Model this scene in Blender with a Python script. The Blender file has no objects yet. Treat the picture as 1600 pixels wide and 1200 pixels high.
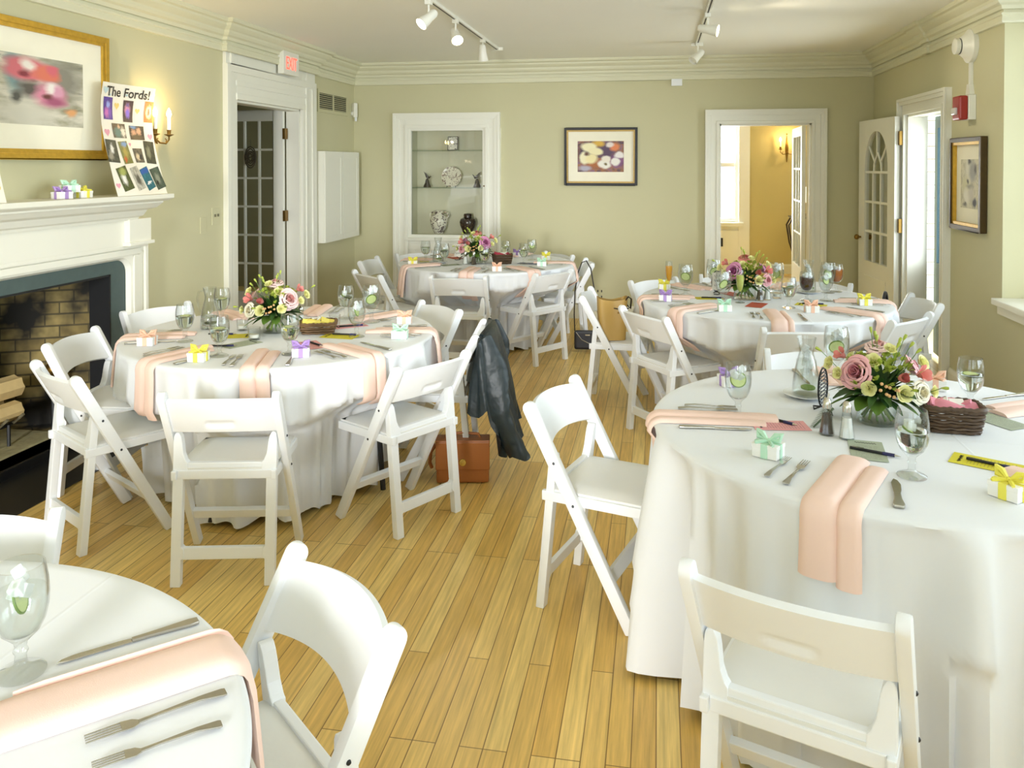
import bpy, bmesh, math, random
from mathutils import Vector, Matrix, Euler
from math import sin, cos, pi, radians, atan2, hypot, sqrt, exp
random.seed(7)
S = bpy.context.scene
COL = S.collection
# ------------------------------------------------------------------ camera
cd = bpy.data.cameras.new('camera'); cam = bpy.data.objects.new('camera', cd); COL.objects.link(cam)
cd.sensor_width = 36.0; cd.lens = 36.0 * 1275.0 / 1600.0; cd.shift_y = -321.35 / 1600.0
cd.clip_start = 0.05; cd.clip_end = 200
cam.location = (0, 0, 1.63)
cam.rotation_euler = (radians(90) - 0.0167, 0.0, 0.1768)
S.camera = cam
# ------------------------------------------------------------------ world, lights, exposure
W = bpy.data.worlds.new('sky'); S.world = W; W.use_nodes = True
bg = W.node_tree.nodes['Background']; bg.inputs[0].default_value = (0.80, 0.90, 1.0, 1); bg.inputs[1].default_value = 2.2
def area(name, loc, rot, sx, sy, power, col=(1, 1, 1), spread=180):
    l = bpy.data.lights.new(name, 'AREA'); l.shape = 'RECTANGLE'; l.size = sx; l.size_y = sy
    l.energy = power; l.color = col; l.spread = radians(spread)
    o = bpy.data.objects.new(name, l); COL.objects.link(o); o.location = loc; o.rotation_euler = [radians(a) for a in rot]
    return o
# daylight outside added, unseen french doors behind the camera (low, nearly level, narrow to steer the beam), the bay window on the right and the hall window
area('added_light_rear_doors', (-.7, -6.0, 1.85), (88.5, 0, 0), 1.0, 2.6, 780, (0.97, 0.985, 1.0))
area('daylight_bay', (6.5, 2.2, 1.9), (90, 0, 90), 8.0, 2.6, 270, (0.79, 0.91, 1.0))
area('added_light_rear_window', (1.25, -2.6, 1.75), (90, 0, 0), 1.6, 1.5, 12, (0.86, 0.94, 1.0))  # added cool fill for the front table, outside the added rear window
area('daylight_hall', (0.6, 12.95, 1.5), (90, 0, 180), 1.1, 1.5, 110, (0.95, 0.98, 1.0))
area('daylight_porch', (3.0, 7.05, 1.1), (90, 0, 90), 0.9, 2.0, 42, (0.92, 0.97, 1.0))
def point(name, loc, power, col=(1, .72, .38), r=.02):
    l = bpy.data.lights.new(name, 'POINT'); l.energy = power; l.color = col; l.shadow_soft_size = r
    o = bpy.data.objects.new(name, l); COL.objects.link(o); o.location = loc; return o
S.view_settings.view_transform = 'Standard'; S.view_settings.look = 'None'
S.view_settings.gamma = 1; S.view_settings.use_curve_mapping = False
S.view_settings.exposure = 0.67
cy = S.cycles
cy.use_denoising = True; cy.max_bounces = 10; cy.diffuse_bounces = 5; cy.glossy_bounces = 4; cy.transmission_bounces = 8
cy.transparent_max_bounces = 24; cy.caustics_reflective = False; cy.caustics_refractive = False; cy.sample_clamp_indirect = 6
cy.use_adaptive_sampling = True; cy.adaptive_threshold = 0.02

# ------------------------------------------------------------------ materials
def s2l(c):
    if isinstance(c, str):
        c = [int(c[i:i+2], 16) / 255 for i in (0, 2, 4)]
    return tuple((x / 12.92 if x <= .04045 else ((x + .055) / 1.055) ** 2.4) for x in c)
def nt(name):
    m = bpy.data.materials.new(name); m.use_nodes = True; t = m.node_tree
    return m, t, t.nodes['Principled BSDF']
def N(t, typ, **kw):
    n = t.nodes.new(typ)
    for k, v in kw.items():
        if k.startswith('i_'):
            n.inputs[k[2:].replace('_', ' ')].default_value = v
        elif k.startswith('n'):
            n.inputs[int(k[1:])].default_value = v
        else: setattr(n, k, v)
    return n
def mixrgb(t, fac, a, b, blend='MIX'):
    n = t.nodes.new('ShaderNodeMix'); n.data_type = 'RGBA'; n.blend_type = blend
    for sock, v in ((0, fac), (6, a), (7, b)):
        if hasattr(v, 'is_linked') or hasattr(v, 'links'): t.links.new(v, n.inputs[sock])
        elif isinstance(v, (int, float)): n.inputs[sock].default_value = v
        else: n.inputs[sock].default_value = (*v, 1)
    return n.outputs[2]
def mathn(t, op, a, b=None, c=None):
    n = t.nodes.new('ShaderNodeMath'); n.operation = op
    for i, v in enumerate((a, b, c)):
        if v is None: continue
        if isinstance(v, (int, float)): n.inputs[i].default_value = v
        else: t.links.new(v, n.inputs[i])
    return n.outputs[0]
def M(name, col, rough=.5, metal=0, var=.04, scale=8, bump=0, bscale=None, spec=.5, emit=None, es=1, sss=0, coat=0):
    m, t, b = nt(name); c = s2l(col)
    tc = N(t, 'ShaderNodeTexCoord'); nz = N(t, 'ShaderNodeTexNoise', i_Scale=scale, i_Detail=3.0)
    t.links.new(tc.outputs['Object'], nz.inputs['Vector'])
    o = mixrgb(t, nz.outputs[0], [x * (1 - var) for x in c], [min(1, x * (1 + var)) for x in c])
    t.links.new(o, b.inputs['Base Color'])
    b.inputs['Roughness'].default_value = rough; b.inputs['Metallic'].default_value = metal
    b.inputs['Specular IOR Level'].default_value = spec
    if coat: b.inputs['Coat Weight'].default_value = coat
    if emit: b.inputs['Emission Color'].default_value = (*s2l(emit), 1); b.inputs['Emission Strength'].default_value = es
    if bump:
        n2 = N(t, 'ShaderNodeTexNoise', i_Scale=bscale or scale * 6, i_Detail=2.0); t.links.new(tc.outputs['Object'], n2.inputs['Vector'])
        bp = N(t, 'ShaderNodeBump', i_Strength=bump, i_Distance=.01); t.links.new(n2.outputs[0], bp.inputs['Height']); t.links.new(bp.outputs[0], b.inputs['Normal'])
    return m
def clear(name, tint=(1, 1, 1), rough=0.0, ior=1.45, boost=1.0):
    """thin clear glass: straight-through transmission plus Fresnel reflection"""
    m, t, b = nt(name); t.nodes.remove(b); out = t.nodes['Material Output']
    tr = N(t, 'ShaderNodeBsdfTransparent'); tr.inputs[0].default_value = (*tint, 1)
    gl = N(t, 'ShaderNodeBsdfGlossy'); gl.inputs['Roughness'].default_value = rough
    lw = N(t, 'ShaderNodeLayerWeight'); lw.inputs[0].default_value = .5
    f = mathn(t, 'MINIMUM', mathn(t, 'MULTIPLY_ADD', mathn(t, 'POWER', lw.outputs['Facing'], 3.5), .8 * boost, .035 * boost), 1.0)
    mx = N(t, 'ShaderNodeMixShader'); t.links.new(f, mx.inputs[0]); t.links.new(tr.outputs[0], mx.inputs[1]); t.links.new(gl.outputs[0], mx.inputs[2])
    t.links.new(mx.outputs[0], out.inputs[0]); return m
def liquid(name, col, ior=1.33, trans=1.0, rough=0.0):
    m, t, b = nt(name); b.inputs['Base Color'].default_value = (*s2l(col), 1); b.inputs['Transmission Weight'].default_value = trans
    b.inputs['IOR'].default_value = ior; b.inputs['Roughness'].default_value = rough; return m
def paint(name, base, blobs, warp=.25, wscale=3.0, seed=0.0, streak=None):
    """loose painted picture: base washes plus soft colour blobs, in the picture's own generated coordinates (u right, v up)"""
    m, t, b = nt(name); tc = N(t, 'ShaderNodeTexCoord'); g = tc.outputs['UV']
    nz = N(t, 'ShaderNodeTexNoise', i_Scale=wscale, i_Detail=4.0); ad = N(t, 'ShaderNodeVectorMath', operation='ADD'); ad.inputs[1].default_value = (seed, seed * 1.7, seed * .3)
    t.links.new(g, ad.inputs[0]); t.links.new(ad.outputs[0], nz.inputs['Vector'])
    sb = N(t, 'ShaderNodeVectorMath', operation='SUBTRACT'); sb.inputs[1].default_value = (.5, .5, .5); t.links.new(nz.outputs['Color'], sb.inputs[0])
    sc = N(t, 'ShaderNodeVectorMath', operation='SCALE'); sc.inputs['Scale'].default_value = warp; t.links.new(sb.outputs[0], sc.inputs[0])
    w = N(t, 'ShaderNodeVectorMath', operation='ADD'); t.links.new(g, w.inputs[0]); t.links.new(sc.outputs[0], w.inputs[1])
    n2 = N(t, 'ShaderNodeTexNoise', i_Scale=5.0, i_Detail=5.0); t.links.new(w.outputs[0], n2.inputs['Vector'])
    rp = N(t, 'ShaderNodeValToRGB'); t.links.new(n2.outputs[0], rp.inputs[0])
    el = rp.color_ramp.elements
    while len(el) < len(base): el.new(.5)
    for i, c in enumerate(base):
        el[i].position = .32 + .36 * i / max(1, len(base) - 1); el[i].color = (*s2l(c), 1)
    colr = rp.outputs[0]
    for (x, y, rx, ry, c, soft) in blobs:
        d = N(t, 'ShaderNodeVectorMath', operation='SUBTRACT'); d.inputs[1].default_value = (x, y, 0); t.links.new(w.outputs[0], d.inputs[0])
        e = N(t, 'ShaderNodeVectorMath', operation='MULTIPLY'); e.inputs[1].default_value = (1 / rx, 1 / ry, 0); t.links.new(d.outputs[0], e.inputs[0])
        l = N(t, 'ShaderNodeVectorMath', operation='LENGTH'); t.links.new(e.outputs[0], l.inputs[0])
        mr = N(t, 'ShaderNodeMapRange', n1=1.0 + soft, n2=1.0 - soft); t.links.new(l.outputs['Value'], mr.inputs[0])
        colr = mixrgb(t, mr.outputs[0], colr, s2l(c))
    t.links.new(colr, b.inputs['Base Color']); b.inputs['Roughness'].default_value = .6
    return m

WHITE = M('white_resin', 'F0F3F6', .38, var=.015); TRIM = M('cream_trim_paint', 'EFEEE2', .45, var=.015)
SEATV = M('white_vinyl_pad', 'E8E8E4', .42, var=.02, bump=.04, bscale=60)
GOLD2 = M('thin_gold_lip', 'B89A58', .5, .3, var=.15, scale=30)
CHROME = M('silver', 'C9C6BC', .22, 1, var=.05); STEEL = M('polished_steel', 'B9B6AC', .28, 1, var=.06, scale=40)
BLACK = M('black_iron', '17181A', .5); BRASS = M('aged_brass', '8A6B33', .35, .9, var=.15); GOLD = M('gold_leaf_frame', 'CFA63E', .35, .5, var=.25, scale=30)
DKGOLD = M('dark_bronze_frame', '4A3A1C', .4, .5, var=.2, scale=30)
WALL = M('sage_wall_paint', 'CECAA6', .85, var=.02, scale=3, bump=.03, bscale=180)
CEIL = M('ceiling_paint', 'F7F6EE', .9, var=.015, scale=2)
NICHE = M('niche_paint', 'E2DFC6', .8, var=.02)
YWALL = M('ochre_wall_paint', 'C9BA80', .85, var=.03, scale=3)
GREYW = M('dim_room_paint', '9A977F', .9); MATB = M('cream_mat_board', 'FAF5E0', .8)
PAPERW = M('white_poster_paper', 'F3EFE2', .7, var=.01)
GLASS = clear('clear_glass', (.955, .965, .96), boost=1.25); PANE = clear('window_pane', (.97, .98, .98)); FRONTG = clear('display_glass', (.98, .985, .975), boost=.8)
SHELFG = clear('green_shelf_glass', (.88, .93, .89), boost=.7)
WATER = liquid('water', 'F6FBF8'); TEA = M('iced_tea', 'B5641E', .15, var=.25, scale=50); COLA = M('cola', '3A1A0C', .12, var=.3, scale=60)
OJ = M('orange_juice', 'E8A21A', .3, var=.08, scale=60); LEMON = M('pale_lime_juice', 'CFD466', .3, var=.06, scale=60)
ICE = M('ice', 'F4F8F7', .5, var=.02, spec=.2)
ICE.node_tree.nodes['Principled BSDF'].inputs['Alpha'].default_value = .55; WATERC = clear('clear_water', (.965, .98, .97), boost=.6); LIMEP = M('lime_rind', '6F8F22', .4); LIMEF = M('lime_flesh', 'D9E59A', .35, var=.08, scale=90)
NAPK = M('peach_napkin', 'F5D6C8', .75, var=.02, bump=.05, bscale=500); NAPK_IN = M('peach_napkin_fold', 'E59A74', .75)
def cloth_mat():
    m, t, b = nt('white_tablecloth'); b.inputs['Base Color'].default_value = (*s2l('EAEDF1'), 1); b.inputs['Roughness'].default_value = .62
    b.inputs['Sheen Weight'].default_value = .15
    tc = N(t, 'ShaderNodeTexCoord'); sx = N(t, 'ShaderNodeSeparateXYZ'); t.links.new(tc.outputs['Object'], sx.inputs[0])
    r1 = None
    for ax, ox in ((0, .17), (1, -.12)):
        a = mathn(t, 'ABSOLUTE', mathn(t, 'SUBTRACT', sx.outputs[ax], ox)); mr = N(t, 'ShaderNodeMapRange', n1=0.0, n2=.006, n3=1.0, n4=0.0); t.links.new(a, mr.inputs[0])
        r1 = mr.outputs[0] if r1 is None else mathn(t, 'MAXIMUM', r1, mr.outputs[0])
    nz = N(t, 'ShaderNodeTexNoise', i_Scale=6.0, i_Detail=3.0); t.links.new(tc.outputs['Object'], nz.inputs['Vector'])
    h = mathn(t, 'ADD', mathn(t, 'MULTIPLY', r1, .35), mathn(t, 'MULTIPLY', nz.outputs[0], .5))
    bp = N(t, 'ShaderNodeBump', i_Strength=.35, i_Distance=.006); t.links.new(h, bp.inputs['Height']); t.links.new(bp.outputs[0], b.inputs['Normal'])
    return m
CLOTH = cloth_mat()
def floor_mat():
    m, t, b = nt('oak_strip_floor'); tc = N(t, 'ShaderNodeTexCoord'); mp = N(t, 'ShaderNodeMapping'); mp.inputs['Rotation'].default_value = (0, 0, radians(90))
    t.links.new(tc.outputs['Object'], mp.inputs[0])
    br = N(t, 'ShaderNodeTexBrick', i_Scale=1.0, i_Mortar_Size=.0016, i_Mortar_Smooth=.1, i_Bias=0.0, i_Brick_Width=1.1, i_Row_Height=.068)
    br.offset = .37; br.offset_frequency = 3
    br.inputs['Color1'].default_value = (*s2l('F2D282'), 1); br.inputs['Color2'].default_value = (*s2l('DDB25C'), 1); br.inputs['Mortar'].default_value = (*s2l('8A6A34'), 1)
    t.links.new(mp.outputs[0], br.inputs['Vector'])
    st = N(t, 'ShaderNodeMapping'); st.inputs['Scale'].default_value = (38, 1.6, 1); t.links.new(tc.outputs['Object'], st.inputs[0])
    nz = N(t, 'ShaderNodeTexNoise', i_Scale=2.0, i_Detail=6.0, i_Roughness=.6); t.links.new(st.outputs[0], nz.inputs['Vector'])
    rp = N(t, 'ShaderNodeMapRange', n1=.3, n2=.7, n3=.72, n4=1.12); t.links.new(nz.outputs[0], rp.inputs[0])
    cb = N(t, 'ShaderNodeCombineColor'); [t.links.new(rp.outputs[0], cb.inputs[i]) for i in range(3)]
    c = mixrgb(t, 1.0, br.outputs[0], cb.outputs[0], 'MULTIPLY')
    t.links.new(c, b.inputs['Base Color']); b.inputs['Roughness'].default_value = .32; b.inputs['Specular IOR Level'].default_value = .3
    bp = N(t, 'ShaderNodeBump', i_Strength=.25, i_Distance=.002, invert=True); t.links.new(br.outputs['Fac'], bp.inputs['Height']); t.links.new(bp.outputs[0], b.inputs['Normal'])
    return m
FLOOR = floor_mat()
def brick_mat():
    m, t, b = nt('sooty_firebrick'); tc = N(t, 'ShaderNodeTexCoord')
    sep = N(t, 'ShaderNodeSeparateXYZ'); t.links.new(tc.outputs['Object'], sep.inputs[0])
    cb = N(t, 'ShaderNodeCombineXYZ'); t.links.new(mathn(t, 'ADD', sep.outputs[0], sep.outputs[1]), cb.inputs[0]); t.links.new(sep.outputs[2], cb.inputs[1])
    br = N(t, 'ShaderNodeTexBrick', i_Scale=1.0, i_Mortar_Size=.006, i_Bias=-.1, i_Brick_Width=.215, i_Row_Height=.072)
    br.inputs['Color1'].default_value = (*s2l('A5925C'), 1); br.inputs['Color2'].default_value = (*s2l('7E6C40'), 1); br.inputs['Mortar'].default_value = (*s2l('5B5136'), 1)
    t.links.new(cb.outputs[0], br.inputs['Vector'])
    nz = N(t, 'ShaderNodeTexNoise', i_Scale=3.2, i_Detail=4.0); t.links.new(tc.outputs['Object'], nz.inputs['Vector'])
    mr = N(t, 'ShaderNodeMapRange', n1=.42, n2=.62); t.links.new(nz.outputs[0], mr.inputs[0])
    c = mixrgb(t, mr.outputs[0], br.outputs[0], s2l('1C1A15'))
    t.links.new(c, b.inputs['Base Color']); b.inputs['Roughness'].default_value = .95
    return m
BRICK = brick_mat(); SLATE = M('slate_surround', '4A5A58', .55, var=.12, scale=20); HEARTH = M('black_hearth_slab', '121314', .4)
LEAF = M('dark_leaf', '2F5420', .5, var=.2, scale=30); LEAF2 = M('light_leaf', '5E8030', .5, var=.2, scale=30); STEM = M('stem_green', '86A038', .5)
PINK = M('dusty_pink_petal', 'E9B0B4', .6, var=.12, scale=25); PALE = M('pale_pink_petal', 'F2D2CF', .6, var=.08, scale=25); CORAL = M('coral_petal', 'DE8880', .6, var=.15, scale=25)
LISI = M('yellow_green_petal', 'EFECAA', .6, var=.1, scale=25); CREAM = M('cream_petal', 'F4EFD9', .6, var=.05); BUDG = M('green_bud', 'A9B84A', .5, var=.12, scale=30)
MAUVE = M('mauve_rose_petal', 'D48FB4', .6, var=.14, scale=25); BERRY = M('peach_berry', 'E0B078', .4)

# ------------------------------------------------------------------ mesh helpers
class MB:
    def __init__(s): s.v = []; s.f = []; s.uv = None
    def add(s, vs, fs):
        o = len(s.v); s.v += [tuple(v) for v in vs]; s.f += [tuple(i + o for i in f) for f in fs]; return s
    def box(s, x0, x1, y0, y1, z0, z1):
        vs = [(x, y, z) for z in (z0, z1) for y in (y0, y1) for x in (x0, x1)]
        return s.add(vs, [(0, 2, 3, 1), (4, 5, 7, 6), (0, 1, 5, 4), (2, 6, 7, 3), (0, 4, 6, 2), (1, 3, 7, 5)])
    def obox(s, mat, hx, hy, hz):
        vs = [mat @ Vector((x, y, z)) for z in (-hz, hz) for y in (-hy, hy) for x in (-hx, hx)]
        return s.add(vs, [(0, 2, 3, 1), (4, 5, 7, 6), (0, 1, 5, 4), (2, 6, 7, 3), (0, 4, 6, 2), (1, 3, 7, 5)])
    def prism(s, poly, d0, d1, fn):
        """poly of 2D points, extruded from d0 to d1; fn(a,b,d)->xyz"""
        n = len(poly); vs = [fn(a, b, d0) for a, b in poly] + [fn(a, b, d1) for a, b in poly]
        fs = [tuple(range(n))[::-1], tuple(range(n, 2 * n))] + [(i, (i + 1) % n, n + (i + 1) % n, n + i) for i in range(n)]
        return s.add(vs, fs)
    def lathe(s, prof, seg=24, cx=0, cy=0, z0=0, close=True):
        vs = []; n = len(prof)
        for r, z in prof:
            for k in range(seg):
                a = 2 * pi * k / seg; vs.append((cx + r * cos(a), cy + r * sin(a), z0 + z))
        fs = [(i * seg + k, i * seg + (k + 1) % seg, (i + 1) * seg + (k + 1) % seg, (i + 1) * seg + k) for i in range(n - 1) for k in range(seg)]
        if close:
            if prof[0][0] > 1e-6: fs.append(tuple(range(seg))[::-1])
            if prof[-1][0] > 1e-6: fs.append(tuple((n - 1) * seg + k for k in range(seg)))
        return s.add(vs, fs)
    def tube(s, pts, r, seg=8, closed=False):
        P = [Vector(p) for p in pts]; n = len(P); rs = r if isinstance(r, (list, tuple)) else [r] * n; vs = []
        up = Vector((0, 0, 1)); prev = None
        for i, p in enumerate(P):
            if closed: d = P[(i + 1) % n] - P[i - 1]
            else: d = P[min(i + 1, n - 1)] - P[max(i - 1, 0)]
            d = d.normalized() if d.length > 1e-9 else up
            if prev is None:
                a = d.cross(up) if abs(d.z) < .95 else d.cross(Vector((1, 0, 0)))
            else: a = prev - d * prev.dot(d)
            a.normalize(); b = d.cross(a); prev = a
            for k in range(seg):
                t = 2 * pi * k / seg; vs.append(p + (a * cos(t) + b * sin(t)) * rs[i])
        m = n if closed else n - 1
        fs = [(i * seg + k, i * seg + (k + 1) % seg, ((i + 1) % n) * seg + (k + 1) % seg, ((i + 1) % n) * seg + k) for i in range(m) for k in range(seg)]
        if not closed: fs += [tuple(range(seg))[::-1], tuple((n - 1) * seg + k for k in range(seg))]
        return s.add(vs, fs)
    def sphere(s, c, r, seg=12, rings=8, sz=1.0):
        pr = [(r * sin(pi * i / rings), -r * sz * cos(pi * i / rings)) for i in range(rings + 1)]
        pr[0] = (1e-5, pr[0][1]); pr[-1] = (1e-5, pr[-1][1])
        return s.lathe(pr, seg, c[0], c[1], c[2], close=False)
    def grid(s, fn, nu, nv, wrap=False):
        vs = [fn(i / (nu if wrap else nu - 1), j / (nv - 1)) for j in range(nv) for i in range(nu)]
        fs = [(j * nu + i, j * nu + (i + 1) % nu, (j + 1) * nu + (i + 1) % nu, (j + 1) * nu + i) for j in range(nv - 1) for i in range(nu if wrap else nu - 1)]
        return s.add(vs, fs)
    def xf(s, mat):
        s.v = [tuple(mat @ Vector(v)) for v in s.v]; return s
    def mesh(s, name, mat, smooth=False, bevel=0, uv=None, flat_ang=40):
        me = bpy.data.meshes.new(name); me.from_pydata(s.v, [], s.f); me.update()
        bm = bmesh.new(); bm.from_mesh(me)
        bmesh.ops.remove_doubles(bm, verts=bm.verts, dist=1e-6)
        bmesh.ops.recalc_face_normals(bm, faces=bm.faces)
        if bevel:
            es = [e for e in bm.edges if len(e.link_faces) == 2 and e.calc_face_angle(0) > .6]
            bmesh.ops.bevel(bm, geom=es, offset=bevel, segments=2, profile=.6, affect='EDGES', clamp_overlap=True)
        if smooth:
            for f in bm.faces: f.smooth = True
            for e in bm.edges:
                if len(e.link_faces) == 2 and e.calc_face_angle(0) > radians(flat_ang): e.smooth = False
        if uv:
            l = bm.loops.layers.uv.new('UVMap')
            for f in bm.faces:
                for lp in f.loops: lp[l].uv = uv(lp.vert.co)
        bm.to_mesh(me); bm.free(); me.materials.append(mat); return me
    def build(s, name, mat, parent=None, smooth=False, bevel=0, loc=None, rot=None, uv=None, flat_ang=40):
        return link(name, s.mesh(name, mat, smooth, bevel, uv, flat_ang), parent, loc, rot)
def link(name, me, parent=None, loc=None, rot=None):
    o = bpy.data.objects.new(name, me); COL.objects.link(o); o.parent = parent
    if loc: o.location = loc
    if rot: o.rotation_euler = rot
    return o
def tag(o, label, cat, group=None):
    o['label'] = label; o['category'] = cat
    if group: o['group'] = group
    return o
def thing(name, label, cat, loc=(0, 0, 0), rz=0, group=None):
    o = bpy.data.objects.new(name, None); COL.objects.link(o); o.empty_display_size = .1
    o.location = loc; o.rotation_euler = (0, 0, rz); return tag(o, label, cat, group)
def struct(name, mb, mat, **kw):
    p = kw.get('parent'); o = mb.build(name, mat, **kw)
    if p is None: o['kind'] = 'structure'
    return o
KIDS = {}
def dup(root, loc, rz=0, label=None, group=None, rot=None):
    r = root.copy(); COL.objects.link(r); r.location = loc; r.rotation_euler = rot or (0, 0, rz)
    if label: r['label'] = label
    if group: r['group'] = group
    for ch in root.children:
        c = ch.copy(); COL.objects.link(c); c.parent = r
        for g in ch.children:
            d = g.copy(); COL.objects.link(d); d.parent = c
    return r
def text_mesh(txt, size, depth=0.0, font_bold=False):
    """outline lettering as plain mesh data (verts, faces) in the xy plane"""
    cu = bpy.data.curves.new('lettering', 'FONT'); cu.body = txt; cu.size = size; cu.extrude = depth; cu.resolution_u = 3; cu.offset = .018 * size if size > .5 else 0
    ob = bpy.data.objects.new('lettering', cu); COL.objects.link(ob)
    dg = bpy.context.evaluated_depsgraph_get(); me = bpy.data.meshes.new_from_object(ob.evaluated_get(dg))
    vs = [tuple(v.co) for v in me.vertices]; fs = [tuple(p.vertices) for p in me.polygons]
    bpy.data.objects.remove(ob); bpy.data.curves.remove(cu); bpy.data.meshes.remove(me)
    return vs, fs
def arc(cx, cy, r, a0, a1, n):
    return [(cx + r * cos(radians(a0 + (a1 - a0) * i / n)), cy + r * sin(radians(a0 + (a1 - a0) * i / n))) for i in range(n + 1)]
def sweep_xy(path, prof, closed=False):
    """moulding: profile of (out, z) swept along an xy path; out is to the right of the path direction, mitred"""
    mb = MB(); n = len(path); vs = []; k = len(prof)
    for i, p in enumerate(path):
        a = Vector(path[i - 1]) if i or closed else None; b = Vector(path[(i + 1) % n]) if i < n - 1 or closed else None; p = Vector(p)
        d1 = (p - a).normalized() if a is not None else None; d2 = (b - p).normalized() if b is not None else None
        n1 = Vector((d1.y, -d1.x)) if d1 is not None else None; n2 = Vector((d2.y, -d2.x)) if d2 is not None else None
        if n1 is None: m = n2
        elif n2 is None: m = n1
        else:
            m = n1 + n2; m = m / max(.15, m.dot(n1)) if m.length > 1e-6 else n1
        vs += [(p.x + m.x * o, p.y + m.y * o, z) for o, z in prof]
    fs = [(i * k + j, i * k + j + 1, (i + 1) % n * k + j + 1, (i + 1) % n * k + j) for i in range(n if closed else n - 1) for j in range(k - 1)]
    return mb.add(vs, fs)
# ------------------------------------------------------------------ room shell
def bare(name, kind='structure'):
    o = bpy.data.objects.new(name, None); COL.objects.link(o); o['kind'] = kind; return o
XL, XR, YB, YF, ZC = -3.327, 2.114, 8.634, -1.3, 2.74
WALLS = {'back': lambda a, o, z: (a, YB - o, z), 'left': lambda a, o, z: (XL + o, a, z), 'right': lambda a, o, z: (XR - o, a, z), 'front': lambda a, o, z: (a, YF + o, z)}
def wbox(mb, w, a0, a1, o0, o1, z0, z1):
    f = WALLS[w]; vs = [f(a, o, z) for z in (z0, z1) for o in (o0, o1) for a in (a0, a1)]
    return mb.add(vs, [(0, 2, 3, 1), (4, 5, 7, 6), (0, 1, 5, 4), (2, 6, 7, 3), (0, 4, 6, 2), (1, 3, 7, 5)])
def wall(name, w, a0, a1, th, holes, mat, z1=ZC):
    mb = MB(); xs = sorted({a0, a1, *[h[0] for h in holes], *[h[1] for h in holes]})
    for x0, x1 in zip(xs, xs[1:]):
        m = (x0 + x1) / 2; cuts = sorted([(h[2], h[3]) for h in holes if h[0] < m < h[1]]); z = 0
        for c0, c1 in cuts + [(z1, z1)]:
            if c0 > z + 1e-6: wbox(mb, w, x0, x1, -th, 0, z, c0)
            z = max(z, c1)
    return struct(name, mb, mat)
struct('floor', MB().box(XL - .12, XR + .15, YF - .15, YB + .15, -.1, 0), FLOOR)
struct('ceiling', MB().box(XL - .12, XR + .6, YF - .15, YB + .15, ZC, ZC + .1), CEIL)
wall('wall_left', 'left', YF, YB, .12, [(2.71, 4.49, .05, .955), (6.02, 7.24, 0, 2.15)], WALL)
wall('wall_back', 'back', XL - .12, XR + .15, .15, [(-2.70, -1.83, .836, 2.03), (.621, 1.523, 0, 2.05)], WALL)
wall('wall_right', 'right', YF, YB, .15, [(6.58, 7.52, 0, 2.06), (1.2, 5.53, .76, ZC), (-1.1, .7, .85, 2.5)], WALL)
wall('wall_front', 'front', XL - .12, XR + .15, .15, [(-2.7, -.30, 0.02, 2.15), (.5, 2.0, .95, 2.35)], WALL)
# bay on the right: end walls, outer wall with three windows, deep painted sill
BX = 2.5
mb = MB(); mb.box(XR + .15, BX + .1, 5.53, 5.63, 0, ZC); mb.box(XR + .15, BX + .1, 1.1, 1.2, 0, ZC); mb.box(BX, BX + .1, 1.2, 5.53, 0, .85); mb.box(BX, BX + .1, 1.2, 5.53, 2.5, ZC)
for a, b in ((1.2, 1.4), (2.62, 2.76), (3.98, 4.12), (5.34, 5.53)): mb.box(BX, BX + .1, a, b, .85, 2.5)
struct('wall_bay', mb, M('bay_wall_paint', 'F1F2E0', .8, var=.015))
sill = MB().box(2.05, BX, 1.2, 5.53, .76, .80); sill.box(2.085, 2.115, 1.2, 5.53, .70, .76)
struct('trim_1', sill, TRIM, bevel=.006)
def window(name, y0, y1, x, z0, z1, nm=2, nv=3):
    w = thing(name, '', 'window'); del w['label'], w['category']; w['kind'] = 'structure'
    fr = MB(); t = .05
    fr.box(x, x + .06, y0, y0 + t, z0, z1); fr.box(x, x + .06, y1 - t, y1, z0, z1); fr.box(x, x + .06, y0 + t, y1 - t, z0, z0 + t); fr.box(x, x + .06, y0 + t, y1 - t, z1 - t, z1)
    for i in range(1, nm): yy = y0 + (y1 - y0) * i / nm; fr.box(x + .015, x + .045, yy - .012, yy + .012, z0 + t, z1 - t)
    for i in range(1, nv): zz = z0 + (z1 - z0) * i / nv; fr.box(x + .017, x + .043, y0 + t, y1 - t, zz - .012, zz + .012)
    a = fr.build('window_frame', TRIM, w); a['kind'] = 'structure'
    p = MB().box(x + .027, x + .031, y0 + t, y1 - t, z0 + t, z1 - t).build('pane', PANE, w); p['kind'] = 'structure'
w6 = bare('window_6'); mb = MB()  # unseen window added behind the camera to let in soft cool fill
for x0, x1 in ((.5, .56), (1.22, 1.28), (1.94, 2.0)): mb.box(x0, x1, YF - .1, YF - .04, .95, 2.35)
for z0, z1 in ((.95, 1.01), (1.62, 1.66), (2.29, 2.35)): mb.box(.56, 1.94, YF - .096, YF - .045, z0, z1)
mb.build('window_frame', TRIM, w6); MB().box(.56, 1.94, YF - .072, YF - .068, 1.01, 2.29).build('pane', PANE, w6)
for i, (a, b) in enumerate(((1.4, 2.62), (2.76, 3.98), (4.12, 5.34))): window('window_%d' % (i + 1), a, b, BX + .02, .85, 2.5)
window('window_4', -1.1, .7, XR + .05, .85, 2.5, 3)
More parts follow.
